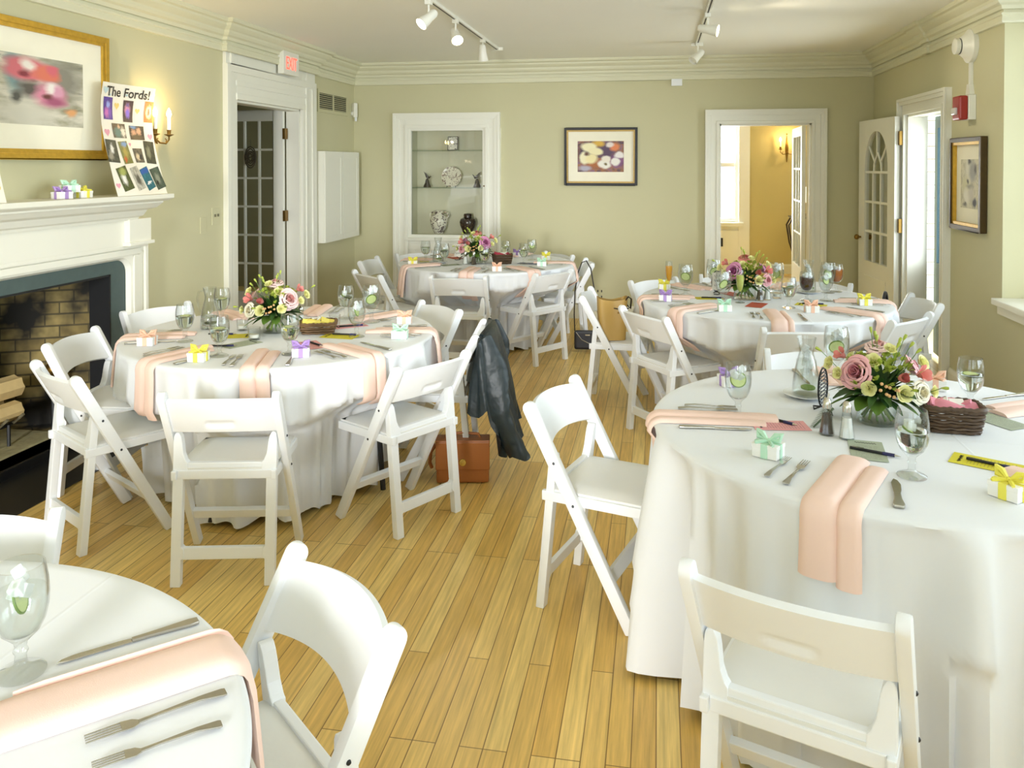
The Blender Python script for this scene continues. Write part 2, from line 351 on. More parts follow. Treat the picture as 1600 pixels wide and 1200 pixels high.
# unseen glazed doors added behind the camera; their opening shapes the low light
gd = MB(); 
for a, b in ((-2.7, -1.53), (-1.47, -.30)):
    for x0, x1 in ((a, a + .1), (b - .1, b)): gd.box(x0, x1, YF - .1, YF - .05, .02, 2.15)
    gd.box(a, b, YF - .1, YF - .05, .02, .25); gd.box(a, b, YF - .1, YF - .05, 2.05, 2.15)
    for k in range(1, 4): gd.box(a, b, YF - .09, YF - .06, .25 + .45 * k - .012, .25 + .45 * k + .012)
    gd.box((a + b) / 2 - .012, (a + b) / 2 + .012, YF - .09, YF - .06, .25, 2.05)
struct('added_door_5', gd, TRIM)
# crown moulding and picture rail round the room
CROWN = [(0, 2.505), (.022, 2.508), (.026, 2.52), (.022, 2.552), (.03, 2.558), (.03, 2.57), (.012, 2.573), (.012, 2.588), (.028, 2.592), (.034, 2.615), (.055, 2.626), (.066, 2.642), (.069, 2.66), (.092, 2.672), (.108, 2.69), (.112, 2.706), (.134, 2.712), (.142, 2.725), (.142, 2.74)]
path = [(XL, YF), (XL, 5.83), (XL + .04, 5.83), (XL + .04, 7.54), (XL, 7.54), (XL, YB), (XR, YB), (XR, 7.0), (XR - .02, 7.0), (XR - .02, 6.9), (XR, 6.9), (XR, 5.53), (BX, 5.53), (BX, 1.2), (XR, 1.2), (XR, YF)]
struct('trim_2', sweep_xy(path, CROWN), M('crown_paint', 'DFDDC2', .5, var=.01), smooth=True, flat_ang=25)
BASEP = [(0, .145), (.012, .145), (.018, .125), (.02, .115), (.02, 0)]
def baseb(name, pts): struct(name, sweep_xy(pts, BASEP), TRIM)
baseb('baseboard_left', [(XL, 4.9), (XL, 5.85)]); baseb('baseboard_left', [(XL, 7.5), (XL, YB), (-2.88, YB)]); baseb('baseboard_back', [(-1.665, YB), (.48, YB)]); baseb('baseboard_back', [(1.675, YB), (XR, YB), (XR, 7.7)]); baseb('baseboard_right', [(XR, 6.42), (XR, 5.53)])
def casing(name, w, a0, a1, z1, wd, mat=TRIM, z0=0, bands=((0, 1, .022), (0, .2, .034), (.62, 1, .042), (.86, 1, .055))):
    mb = MB()
    for q_, (f0, f1, t) in enumerate(bands):
        i, o = wd * f0 - .0012 * q_, wd * f1 + .0012 * q_
        wbox(mb, w, a0 - o, a0 - i, -.001 * q_, t, z0 - .001 * q_, z1 + i); wbox(mb, w, a1 + i, a1 + o, -.001 * q_, t, z0 - .001 * q_, z1 + i); wbox(mb, w, a0 - o, a1 + o, -.001 * q_, t, z1 + i, z1 + o)
    return struct(name, mb, mat, bevel=.004)
casing('trim_3', 'back', .621, 1.523, 2.05, .14)
casing('trim_4', 'back', -2.70, -1.83, 2.03, .16)
casing('trim_5', 'right', 6.58, 7.52, 2.06, .135)
# full-height surround of the panelled door on the fireplace wall
mb = MB()
for a0, a1 in ((5.85, 6.02), (7.24, 7.52)):
    wbox(mb, 'left', a0, a1, 0, .03, 0, 2.51); wbox(mb, 'left', a0 + .06, a0 + .10 if a0 < 6 else a0 + .09, 0, .04, 0, 2.508)
wbox(mb, 'left', 7.44, 7.523, 0, .045, 0, 2.42); wbox(mb, 'left', 5.847, 5.9, 0, .045, 0, 2.42)
wbox(mb, 'left', 6.02, 7.24, 0, .0295, 2.15, 2.509); wbox(mb, 'left', 5.9, 7.44, 0, .045, 2.36, 2.42); wbox(mb, 'left', 6.0, 7.28, 0, .041, 2.148, 2.20); wbox(mb, 'left', 6.0, 7.3, 0, .038, 2.26, 2.30)
struct('trim_6', mb, TRIM, bevel=.004)
# jamb linings
mb = MB()
for a0, a1 in ((6.02, 6.04), (7.22, 7.24)): wbox(mb, 'left', a0, a1, -.13, 0, 0, 2.15)
wbox(mb, 'left', 6.02, 7.24, -.13, 0, 2.13, 2.15)
for a0, a1 in ((.621, .64), (1.504, 1.523)): wbox(mb, 'back', a0, a1, -.16, 0, 0, 2.05)
wbox(mb, 'back', .621, 1.523, -.16, 0, 2.03, 2.05)
for a0, a1 in ((6.58, 6.60), (7.50, 7.52)): wbox(mb, 'right', a0, a1, -.16, 0, 0, 2.06)
wbox(mb, 'right', 6.58, 7.52, -.16, 0, 2.04, 2.06)
struct('trim_7', mb, TRIM)
# display alcove: recess behind the back wall, cupboard panel below, glazed frame
mb = MB(); y1 = YB + .34
mb.box(-2.74, -1.79, y1, y1 + .02, .78, 2.07); mb.box(-2.74, -2.70, YB + .14, y1, .78, 2.07); mb.box(-1.83, -1.79, YB + .14, y1, .78, 2.07); mb.box(-2.74, -1.79, YB + .14, y1, 2.03, 2.07); mb.box(-2.74, -1.79, YB + .02, y1, .79, .836)
struct('wall_alcove', mb, NICHE)
mb = MB(); wbox(mb, 'back', -2.70, -1.83, 0, .015, .12, .836); wbox(mb, 'back', -2.74, -1.79, 0, .05, .80, .83)
for a0, a1 in ((-2.68, -2.275), (-2.255, -1.85)):
    wbox(mb, 'back', a0, a1, .015, .03, .16, .22); wbox(mb, 'back', a0, a1, .015, .03, .70, .77); wbox(mb, 'back', a0, a0 + .06, .015, .03, .22, .70); wbox(mb, 'back', a1 - .06, a1, .015, .03, .22, .70)
struct('trim_8', mb, TRIM, bevel=.003)
d = bare('door_4'); mb = MB()
for a0, a1 in ((-2.70, -2.665), (-1.865, -1.83)): wbox(mb, 'back', a0, a1, -.02, .01, .836, 2.03)
wbox(mb, 'back', -2.665, -1.865, -.02, .01, .836, .865); wbox(mb, 'back', -2.665, -1.865, -.02, .01, 2.0, 2.03); mb.build('door_frame', TRIM, d, bevel=.003)
mb = MB(); wbox(mb, 'back', -2.665, -1.865, -.008, -.004, .865, 2.0); mb.build('pane', FRONTG, d)
MB().sphere((-1.848, YB - .018, 1.40), .008).build('knob', BRASS, d)
# glass shelves of the alcove
for z, w in ((1.374, 'lower'), (1.785, 'upper')):
    o = MB().box(-2.695, -1.835, YB + .05, YB + .33, z - .004, z + .004).build('glass_shelf', SHELFG); tag(o, w + ' glass shelf across the display alcove', 'shelf', 'alcove glass shelves')
    mb = MB()
# ---- doors
def lite_leaf(mb, gl, W_, H_, stile, cols, zs, th=.04, bar=.02):
    """stiles, rails and glazing bars in local x (0..W) z, thickness along y; zs = row boundaries from bottom to top"""
    mb.box(0, stile, 0, th, 0, H_); mb.box(W_ - stile, W_, 0, th, 0, H_); mb.box(stile, W_ - stile, 0, th, zs[-1], H_); mb.box(stile, W_ - stile, 0, th, 0, zs[0])
    for i in range(1, cols): x = stile + (W_ - 2 * stile) * i / cols; mb.box(x - bar / 2, x + bar / 2, .006, th - .006, zs[0], zs[-1])
    for z in zs[1:-1]: mb.box(stile, W_ - stile, .0075, th - .0075, z - bar / 2, z + bar / 2)
    gl.box(stile, W_ - stile, th / 2 - .002, th / 2 + .002, zs[0], zs[-1])
def hinges(parent, x, y, zs, s=(.012, .03, .05)):
    for z in zs: MB().box(x - s[0], x + s[0], y - s[1], y + s[1], z - s[2], z + s[2]).build('hinge', BRASS, parent)
d1 = bare('door_1'); d1.location = (XL - .13, 7.19, 0); d1.rotation_euler = (0, 0, pi)
mb, gl = MB(), MB(); lite_leaf(mb, gl, .64, 2.14, .10, 3, [.427 + i * .269 for i in range(7)]); mb.build('door_leaf', TRIM, d1, bevel=.003); gl.build('pane', PANE, d1)
MB().box(.12, .52, .036, .046, .10, .36).build('door_panel', TRIM, d1, bevel=.004)
hinges(d1, -.012, .02, (.25, 1.15, 1.92))
d2 = bare('door_2'); d2.location = (XR - .05, 7.56, 0); d2.rotation_euler = (0, 0, radians(95.5))
mb, gl = MB(), MB(); W_ = .90; st = .16; rows = [.72, 1.0, 1.28, 1.56]
mb.box(0, st, 0, .042, 0, 2.05); mb.box(W_ - st, W_, 0, .042, 0, 2.05); mb.box(st, W_ - st, 0, .042, 0, .72); mb.box(st, W_ - st, 0, .042, 1.94, 2.05)
hw = (W_ - 2 * st) / 2; xc = W_ / 2
AR = [(xc + hw * cos(radians(a)), 1.56 + .38 * sin(radians(a)) ** .85) for a in range(0, 91, 9)]
for sgn in (1, -1):
    poly = [(xc + sgn * (x - xc), z) for x, z in AR] + [(xc + sgn * hw, 1.945)]
    mb.prism(poly, 0, .042, lambda a, b, q: (a, q, b))
for z in rows[1:]: mb.box(st, W_ - st, .0075, .0345, z - .011, z + .011)
for i in (1, 2): x = st + 2 * hw * i / 3; mb.box(x - .011, x + .011, .006, .036, .72, 1.56)
mb.box(xc - .011, xc + .011, .006, .036, 1.74, 1.94)
for sgn in (1, -1):
    pts = [(xc + sgn * hw / 3, .021, 1.56), (xc + sgn * hw / 3.4, .021, 1.64), (xc, .021, 1.745)]; mb.tube(pts, .012, 6)
    mb.tube([(xc + sgn * hw * .28, .021, 1.66), (xc + sgn * hw * .75, .021, 1.80)], .012, 6)
gl.box(st, W_ - st, .019, .023, .72, 1.94)
mb.build('door_leaf', TRIM, d2, bevel=.003); gl.build('pane', PANE, d2)
MB().box(.18, W_ - .18, .04, .05, .16, .58).build('door_panel', TRIM, d2, bevel=.005)
for s in (-1, 1): k = MB(); yk = .021 + s * .06; k.sphere((W_ - .07, yk, .93), .026); k.tube([(W_ - .07, .021, .93), (W_ - .07, yk, .93)], .009); k.lathe([(.03, 0), (.03, .004)], 16); k.build('knob', BRASS, d2, smooth=True)
hinges(d2, -.012, .0, (.25, 1.1, 1.86), (.02, .014, .06))
d3 = bare('door_3'); d3.location = (1.50, YB + .17, 0); d3.rotation_euler = (0, 0, radians(87.5))
mb, gl = MB(), MB(); lite_leaf(mb, gl, .86, 2.03, .11, 3, [.55 + i * .345 for i in range(5)]); mb.build('door_leaf', TRIM, d3, bevel=.003); gl.build('pane', PANE, d3)
# ---- hall beyond the back doorway
HY = 12.7
struct('floor', MB().box(-1.2, 3.2, YB + .15, HY + .3, -.1, 0), FLOOR)
struct('ceiling', MB().box(-1.2, 3.2, YB + .15, HY + .3, 2.74, 2.84), CEIL)
mb = MB(); mb.box(1.36, 3.2, HY, HY + .15, 0, 2.74); mb.box(3.1, 3.2, YB + .15, HY, 0, 2.74); mb.box(-1.2, -1.1, YB + .15, HY, 0, 2.74)
struct('wall_hall', mb, YWALL)
mb = MB(); mb.box(-1.2, .1, HY, HY + .15, 0, 2.74); mb.box(.1, 1.36, HY, HY + .15, 0, .76); mb.box(.1, 1.36, HY, HY + .15, 2.45, 2.74); mb.box(1.21, 1.36, HY - .02, HY + .15, .76, 2.45)
mb.box(.05, 1.27, HY - .07, HY, .70, .76); mb.box(.1, 1.2, HY - .03, HY, 0, .64); mb.box(1.2, 1.36, HY - .025, HY, 0, 2.5)
struct('trim_9', mb, TRIM, bevel=.004)
baseb('baseboard_hall', [(1.37, HY), (3.1, HY)])
BLIND, t_, b_ = nt('white_blind'); tl = N(t_, 'ShaderNodeBsdfTranslucent'); mx_ = N(t_, 'ShaderNodeMixShader', n0=.75); t_.links.new(b_.outputs[0], mx_.inputs[1]); t_.links.new(tl.outputs[0], mx_.inputs[2]); t_.links.new(mx_.outputs[0], t_.nodes['Material Output'].inputs[0]); b_.inputs['Base Color'].default_value = (.9, .9, .88, 1); tl.inputs[0].default_value = (.95, .95, .93, 1)
w = bare('window_5'); mb = MB(); mb.box(.1, .16, HY + .04, HY + .09, .76, 2.45); mb.box(1.15, 1.21, HY + .04, HY + .09, .76, 2.45); mb.box(.16, 1.15, HY + .04, HY + .09, .76, .82); mb.box(.16, 1.15, HY + .04, HY + .09, 2.39, 2.45); mb.box(.16, 1.15, HY + .04, HY + .09, 1.60, 1.66)
mb.build('window_frame', TRIM, w)
MB().box(.16, 1.15, HY + .06, HY + .064, .82, 2.39).build('pane', PANE, w)
mb = MB()
for k in range(14): mb.box(.17, 1.14, HY + .02, HY + .0215, 1.68 + .05 * k, 1.725 + .05 * k)
mb.build('blind', BLIND, w)
# ---- dim room beyond the panelled door
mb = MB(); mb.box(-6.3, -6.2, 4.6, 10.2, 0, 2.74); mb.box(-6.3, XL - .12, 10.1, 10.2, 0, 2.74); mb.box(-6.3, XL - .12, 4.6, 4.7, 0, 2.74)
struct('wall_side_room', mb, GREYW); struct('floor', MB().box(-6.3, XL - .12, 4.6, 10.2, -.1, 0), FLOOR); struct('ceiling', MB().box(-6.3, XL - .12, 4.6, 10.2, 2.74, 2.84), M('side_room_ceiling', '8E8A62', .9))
# ---- porch outside the right-hand door: pale deck, white siding, dark storm-door edge
struct('floor', MB().box(XR + .15, 6.5, 5.7, 13, -.12, -.02), M('porch_deck', 'D9C795', .7))
mb = MB()
for k in range(22): mb.box(XR + .15, 6.5, 8.85, 8.88, k * .13, k * .13 + .122)
struct('wall_porch', mb, M('porch_siding', 'E9EEF2', .7))
mb = MB(); mb.box(XR + .17, XR + .21, 6.66, 6.76, 0, 2.06); mb.box(XR + .17, XR + .21, 6.66, 6.72, 0, 2.06)
TEAL = M('dark_teal_paint', '35515A', .5); o = thing('storm_door', 'dark teal storm door ajar on the porch outside the side door', 'door', (XR + .175, 6.62, .0), radians(86.2))
mb = MB()
for x0, x1 in ((0, .09), (.80, .89)): mb.box(x0, x1, -.017, .017, .02, 2.04)
mb.box(.09, .80, -.017, .017, .02, .80); mb.box(.09, .80, -.017, .017, 1.94, 2.04); mb.build('door_frame', TEAL, o, bevel=.003); MB().box(.09, .80, -.002, .002, .80, 1.94).build('pane', PANE, o)
# ------------------------------------------------------------------ white folding chair (faces +y, origin under the front feet)
RT, RZ, RW = -.398, .748, .216      # rail top y and z, half spacing of the rails
def railY(z): return RT * z / RZ
def chair_proto():
    t = thing('folding_chair', '', 'chair')
    L = hypot(RT, RZ); dy, dz = RT / L, RZ / L; ny, nz = dz, -dy      # along the rail, and its forward normal
    for s in (-1, 1):
        wd = .024; pl = [(0 - .0, -wd), (L - .012, -wd)] + [(L - .012 + .026 * sin(radians(a)), -wd * cos(radians(a))) for a in range(15, 180, 15)] + [(L - .012, wd), (0, wd)]
        mb = MB(); x = s * RW
        mb.prism(pl, x - .0145, x + .0145, lambda a, b, q: (q, a * dy + b * ny, max(0, a * dz + b * nz)))
        mb.build('side_rail', WHITE, t, smooth=True, bevel=.005)
        for z in (.556, .415):
            MB().sphere((s * (RW + .0135), railY(z) + .004, z), .0055, 8, 6).build('bolt', DARKSCREW, t)
    # curved back panel with a recessed hand grip
    hb = RW - .012; hz0, hz1 = .592, .728
    def panel(u, v, off):
        x = -hb + 2 * hb * u; q = x / hb; z = hz0 + (hz1 - hz0) * v; bow = .048 * (1 - q * q); zz = z + .012 * (1 - q * q)
        y = railY(z) - bow - .002
        if off < 0:
            dx = max(0, abs(x) - .042); dz_ = zz - (hz0 + .045); d = hypot(dx, dz_) - .011
            off += .009 * max(0, min(1, (.004 - d) / .007))
        return (x, y + off * ny, zz + off * nz)
    nu, nv = 49, 17; mb = MB(); vs = [panel(i / (nu - 1), j / (nv - 1), .009) for j in range(nv) for i in range(nu)] + [panel(i / (nu - 1), j / (nv - 1), -.009) for j in range(nv) for i in range(nu)]
    o = nu * nv; fs = []
    for j in range(nv - 1):
        for i in range(nu - 1):
            a = j * nu + i; fs += [(a, a + 1, a + nu + 1, a + nu), (o + a, o + a + nu, o + a + nu + 1, o + a + 1)]
    for i in range(nu - 1): fs += [(i, o + i, o + i + 1, i + 1), (o - nu + i, o - nu + i + 1, 2 * o - nu + i + 1, 2 * o - nu + i)]
    for j in range(nv - 1): a = j * nu; fs += [(a, a + nu, o + a + nu, o + a), (a + nu - 1, o + a + nu - 1, o + a + 2 * nu - 1, a + 2 * nu - 1)]
    mb.add(vs, fs).build('backrest', WHITE, t, smooth=True, flat_ang=50)
    # rear frame: two legs with shouldered tops, apron under the seat back
    y0, y1 = railY(.556) - .012, -.362; lean = (y1 - y0) / .57
    fy = lambda z, q: y0 + lean * (.57 - z) + q
    for s in (-1, 1):
        out = [(.199, 0), (.200, .54)] + [(.199 - .012 + .012 * cos(radians(a)), .565 + .018 * sin(radians(a))) for a in (0, 30, 60, 90)] + [(.178, .58), (.170, .565), (.165, .54), (.160, .50), (.150, .475), (.142, .465), (.142, .44), (.160, .405), (.160, .15), (.150, .14), (.150, .11), (.160, .10), (.160, 0)]
        mb = MB(); mb.prism([(s * a, b) for a, b in out], -.016, .016, lambda a, b, q: (a, fy(b, q), b)); mb.build('leg', WHITE, t, bevel=.004)
    mb = MB(); mb.prism([(-.150, .405), (.150, .405), (.150, .466), (-.150, .466)], -.012, .012, lambda a, b, q: (a, fy(b, q), b)); mb.build('seat_apron', WHITE, t, bevel=.004)
    mb = MB(); mb.prism([(-.165, .10), (.165, .10), (.165, .145), (-.165, .145)], -.010, .010, lambda a, b, q: (a, fy(b, q), b)); mb.build('stretcher', WHITE, t, bevel=.003)
    mb = MB(); mb.obox(Matrix.Translation((0, railY(.17), .17)) @ Matrix.Rotation(atan2(-dy, dz) * 1, 4, 'X'), RW - .01, .011, .022); mb.build('stretcher', WHITE, t, bevel=.003)
    mb = MB()
    for s in (-1, 1): mb.box(s * .192 - .010, s * .192 + .010, -.352, .03, .404, .440)
    mb.box(-.182, .182, .006, .03, .404, .440); mb.box(-.182, .182, -.34, -.318, .404, .440)
    mb.build('seat_frame', WHITE, t, bevel=.004)
    def pad(u, v):
        return None
    mb = MB(); mb.box(-.19, .19, -.335, .026, .437, .448); nx = 14
    def top(u, v):
        x = -.188 + .376 * u; y = -.332 + .354 * v; e = min(u, 1 - u, v, 1 - v); return (x, y, .448 + .012 * min(1, e / .12) ** .5)
    mb.grid(top, nx, nx); mb.build('seat', SEATV, t, smooth=True)
    return t
DARKSCREW = M('dark_screw', '3A3B3E', .35, .8)

# ------------------------------------------------------------------ tables and cloths
TZ, TR = .762, .768
TBL = {'T1': (-1.297, .787), 'T2': (-1.9, 3.924), 'T3': (-1.5, 7.09), 'T4': (.665, 5.43), 'T5': (.76, 2.858)}
CHAIRS = {
 'T5a': (-.02, 3.032, -1.861), 'T5b': (.407, 2.113, -.36), 'T5c': (.742, 3.61, -3.102),
 'T2a': (-1.734, 3.247, .219), 'T2b': (-1.332, 3.733, 1.044), 'T2c': (-2.335, 3.416, -.534), 'T2d': (-2.56, 3.76, -1.43), 'T2e': (-2.674, 4.388, -1.982), 'T2f': (-1.599, 4.616, 2.402), 'T2g': (-1.33, 4.23, 1.683),
 'T3a': (-1.56, 6.60, .053), 'T3b': (-1.16, 6.85, .965), 'T3c': (-1.24, 7.72, 2.35), 'T3d': (-1.0, 7.33, 1.78), 'T3e': (-2.054, 6.577, -.728), 'T3f': (-2.246, 7.203, -1.586), 'T3g': (-2.08, 7.563, -2.286),
 'T4a': (-.087, 5.602, -1.614), 'T4b': (.230, 5.14, -.92), 'T4c': (.718, 4.94, .141), 'T4d': (.22, 6.007, -2.448), 'T4e': (.583, 6.241, -3.069), 'T4f': (1.0, 6.087, 2.58), 'T4g': (1.15, 5.28, .826), 'T4h': (1.33, 5.665, 1.679),
 'T1a': (-.909, 1.305, 2.426), 'T1b': (-1.557, 1.373, -2.778)}
FOLDS = {}
def cloth_r(T, th, z):
    cx, cy_ = TBL[T]; fd = FOLDS[T]; h = max(0, min(1, (TZ - z) / .74))
    f = 0
    for k, a, ph in fd: f += a * (1 - 2 * abs(sin((k * th + ph) / 2)) ** .9)
    r = TR + .010 + .06 * h + f * (.005 + .125 * h ** .6)
    ux, uy = cos(th), sin(th)
    for k, (x, y, hd) in CHAIRS.items():
        if k[:2] != T: continue
        fx, fy = -sin(hd), cos(hd); e_ = max(0, min(1, (z - .44) / .20)); lim = .045 * (1 - e_) + (railY(z) + .012) * e_
        px, py = x + fx * lim - cx, y + fy * lim - cy_
        den = ux * fx + uy * fy
        if den > -.2: continue
        rh = (px * fx + py * fy) / den
        lat = abs((ux * rh - px) * fy - (uy * rh - py) * fx)
        w = 1 if lat < .27 else max(0, 1 - (lat - .26) / .26); w = w * w * (3 - 2 * w)
        if rh - .015 < r: r = r * (1 - w) + max(.2, rh - .015 - .055 * (1.1 - f) * h ** .6 * min(1, max(0, (.74 - z) / .1))) * w
    return r
def table_cloth(T, label, seed, hem=.015, ht=None):
    rnd = random.Random(seed); FOLDS[T] = [(k, a, rnd.uniform(0, 6.28)) for k, a in ((9, .3), (15, .42), (19, .38), (25, .26), (37, .16))]
    cx, cy_ = TBL[T]; n = 288; prof = []
    mb = MB(); rings = []
    for r in (.0001, .2, .4, .55, .68, .74, TR - .006): rings.append([(r * cos(2 * pi * k / n), r * sin(2 * pi * k / n), TZ + .004) for k in range(n)])
    rings.append([((TR + .002) * cos(2 * pi * k / n), (TR + .002) * sin(2 * pi * k / n), TZ + .001) for k in range(n)])
    rings.append([((TR + .008) * cos(2 * pi * k / n), (TR + .008) * sin(2 * pi * k / n), TZ - .006) for k in range(n)])
    m = 30
    for j in range(1, m + 1):
        z = TZ - .006 - (TZ - .006 - hem) * (j / m) ** 1.05; ring = []
        for k in range(n):
            th = 2 * pi * k / n; r = cloth_r(T, th, z); zz = z + (.012 * sin(7 * th + seed) + .008 * sin(19 * th)) * (j / m) ** 3 * 1.0
            ring.append((r * cos(th), r * sin(th), max(.003, zz)))
        rings.append(ring)
    vs = [v for r in rings for v in r]; fs = [(i * n + k, i * n + (k + 1) % n, (i + 1) * n + (k + 1) % n, (i + 1) * n + k) for i in range(len(rings) - 1) for k in range(n)]
    mb.add(vs, fs); o = mb.build('tablecloth', CLOTH, None, smooth=True, loc=(cx, cy_, 0), flat_ang=80)
    return tag(o, label, 'tablecloth', 'white floor-length tablecloths')
def polar(T, ang, r, lat=0, z=None):
    cx, cy_ = TBL[T]; a = radians(ang); return (cx + r * cos(a) - lat * sin(a), cy_ + r * sin(a) + lat * cos(a), (TZ + .005) if z is None else z)

# ------------------------------------------------------------------ tableware builders
def shell(prof, th=.0016):
    """outer profile then inner profile back down, for a thin vessel"""
    inner = [(max(r - th, 1e-4), z) for r, z in prof]
    return prof + inner[::-1]
GOB_FOOT = [(.0001, 0), (.036, 0), (.0365, .003), (.030, .007), (.014, .012), (.009, .018), (.0085, .030), (.0115, .036), (.0085, .042), (.010, .050), (.018, .058)]
GOB_BOWL = [(.018, .058), (.028, .068), (.036, .085), (.0405, .105), (.0415, .125), (.040, .145), (.0365, .165), (.0355, .172)]
def goblet_proto(name, label, liq, level, ice=True, slice_=None, cat='glass'):
    t = thing(name, label, cat)
    if liq is WATER and ice and ice > 3: liq = WATERC
    inner = [(max(r - .002, .0002), z + (.003 if i == 0 else 0)) for i, (r, z) in enumerate(GOB_BOWL)]
    MB().lathe(GOB_FOOT + GOB_BOWL[1:] + inner[::-1] + [(.0001, .0605)], 28, close=False).build('glass_body', GLASS, t, smooth=True)
    lv = [(r, z) for r, z in inner if z < level]; 
    def rad(z):
        for (r0, z0), (r1, z1) in zip(inner, inner[1:]):
            if z0 <= z <= z1: return r0 + (r1 - r0) * (z - z0) / (z1 - z0)
        return inner[-1][0]
    pr = [(.0001, .0615)] + [(r - .0006, z + .0006) for r, z in lv] + [(rad(level) - .0006, level), (.0001, level)]
    MB().lathe(pr, 24, close=False).build('drink', liq, t, smooth=True)
    rnd = random.Random(len(name) + int(level * 1000))
    if ice:
        for k in range(ice if ice > 1 else 4):
            a = rnd.uniform(0, 6.28); r = rnd.uniform(.004, .018); z = level + rnd.uniform(-.004, .016) + .010 * (k > 3)
            mb = MB(); mb.obox(Matrix.Translation((r * cos(a), r * sin(a), z)) @ Euler((rnd.uniform(0, 3), rnd.uniform(0, 3), rnd.uniform(0, 3))).to_matrix().to_4x4(), .0105, .0105, .009); mb.build('ice_cube', ICE, t, bevel=.003)
    if slice_:
        z, tilt, az = slice_
        mt = Matrix.Translation((0, 0, z)) @ Matrix.Rotation(az, 4, 'Z') @ Matrix.Rotation(tilt, 4, 'X')
        s = MB().lathe([(.0001, -.002), (.0225, -.002), (.0225, .002), (.0001, .002)], 20, close=False).xf(mt).build('lime_slice', LIMEF, t, smooth=True)
        MB().tube([tuple(mt @ Vector((.0235 * cos(2 * pi * k / 20), .0235 * sin(2 * pi * k / 20), 0))) for k in range(20)], .0024, 6, True).build('lime_rind', LIMEP, s, smooth=True)
    return t
def flute_proto(label, liq, name='champagne_flute'):
    t = thing(name, label, 'glass')
    foot = [(.0001, 0), (.031, 0), (.0315, .002), (.012, .007), (.0045, .012), (.004, .055), (.006, .066)]
    bowl = [(.006, .066), (.017, .085), (.0235, .115), (.0255, .145), (.0245, .175), (.022, .205)]
    inn = [(max(r - .0015, .0002), z + .002 * (i == 0)) for i, (r, z) in enumerate(bowl)]
    MB().lathe(foot + bowl[1:] + inn[::-1] + [(.0001, .068)], 24, close=False).build('glass_body', GLASS, t, smooth=True)
    MB().lathe([(.0001, .069), (.006, .070)] + [(r - .0006, z) for r, z in inn[1:4]] + [(inn[4][0] - .0002, .172), (.0001, .172)], 20, close=False).build('drink', liq, t, smooth=True)
    return t
def carafe_proto(label, handle=False, level=.13):
    t = thing('water_carafe', label, 'carafe')
    o = [(.0001, 0), (.046, 0), (.049, .004), (.0495, .02), (.047, .06), (.040, .10), (.031, .135), (.026, .155), (.0255, .17), (.031, .195), (.035, .215)]
    inn = [(max(r - .0025, .0002), z + (.004 if z < .005 else 0)) for r, z in o[1:]]
    MB().lathe(o + inn[::-1] + [(.0001, .004)], 28, close=False).build('glass_body', GLASS, t, smooth=True)
    lv = [(r - .0008, z + .001) for r, z in inn if z < level]; 
    MB().lathe([(.0001, .0055)] + lv + [(lv[-1][0] - .0008, level), (.0001, level)], 24, close=False).build('water', WATER if handle else WATERC, t, smooth=True)
    rnd = random.Random(5)
    for k in range(0 if handle else 9):
        a = rnd.uniform(0, 6.28); r = rnd.uniform(.0, .016); z = .085 + .011 * k
        mb = MB(); mb.obox(Matrix.Translation((r * cos(a) * (1 if z < .12 else .4), r * sin(a) * (1 if z < .12 else .4), z)) @ Euler((rnd.uniform(0, 3), rnd.uniform(0, 3), 0)).to_matrix().to_4x4(), .011, .011, .010); mb.build('ice_cube', ICE, t, bevel=.003)
    mt = Matrix.Translation((.005, -.01, .03)) @ Matrix.Rotation(.12, 4, 'X')
    MB().lathe([(.0001, -.002), (.026, -.002), (.026, .002), (.0001, .002)], 20, close=False).xf(mt).build('lime_slice', LIMEP, t, smooth=True)
    if handle: MB().tube([(-.030, 0, .20), (-.055, 0, .195), (-.062, 0, .16), (-.058, 0, .12), (-.046, 0, .09)], .005, 8).build('handle', GLASS, t, smooth=True)
    return t
def knife_proto():
    t = thing('table_knife', '', 'knife')
    hd = [(-.115, -.009), (-.10, -.011), (-.03, -.006), (0, -.0055), (0, .0055), (-.03, .006), (-.10, .011), (-.115, .009)]
    MB().prism(hd, 0, .006, lambda a, b, q: (a, b, q)).build('handle', STEEL, t, bevel=.002)
    bl = [(0, -.0055), (.02, -.008), (.09, -.0085), (.112, -.004), (.12, .004), (.10, .0065), (0, .0055)]
    MB().prism(bl, .001, .0035, lambda a, b, q: (a, b, q)).build('blade', CHROME, t, bevel=.0008)
    return t
def fork_proto(name, L):
    t = thing(name, '', 'fork'); k = L / .2
    zc = lambda x: .004 + .006 * max(0, (x - .02) / .08) * (1 - max(0, (x - .06) / .06)) + .004 * sin(max(0, min(1, (x + .1) / .12)) * pi)
    hd = [(-.10, -.008), (-.095, -.0095), (-.06, -.0055), (.0, -.0032), (.028, -.004), (.028, .004), (.0, .0032), (-.06, .0055), (-.095, .0095), (-.10, .008)]
    f = lambda a, b, q: (a * k, b * k, q + zc(a))
    MB().prism(hd, -.001, .0015, f).build('handle', STEEL, t, bevel=.0006)
    mb = MB(); mb.prism([(.026, -.004), (.036, -.0105), (.052, -.0115), (.052, .0115), (.036, .0105), (.026, .004)], -.001, .0008, f)
    for j in range(4): y = -.0115 + j * .00613; mb.prism([(.051, y + .0008), (.10, y + .0013), (.10, y + .0029), (.051, y + .0038)], -.001, .0008, f)
    mb.build('tines', CHROME, t)
    return t
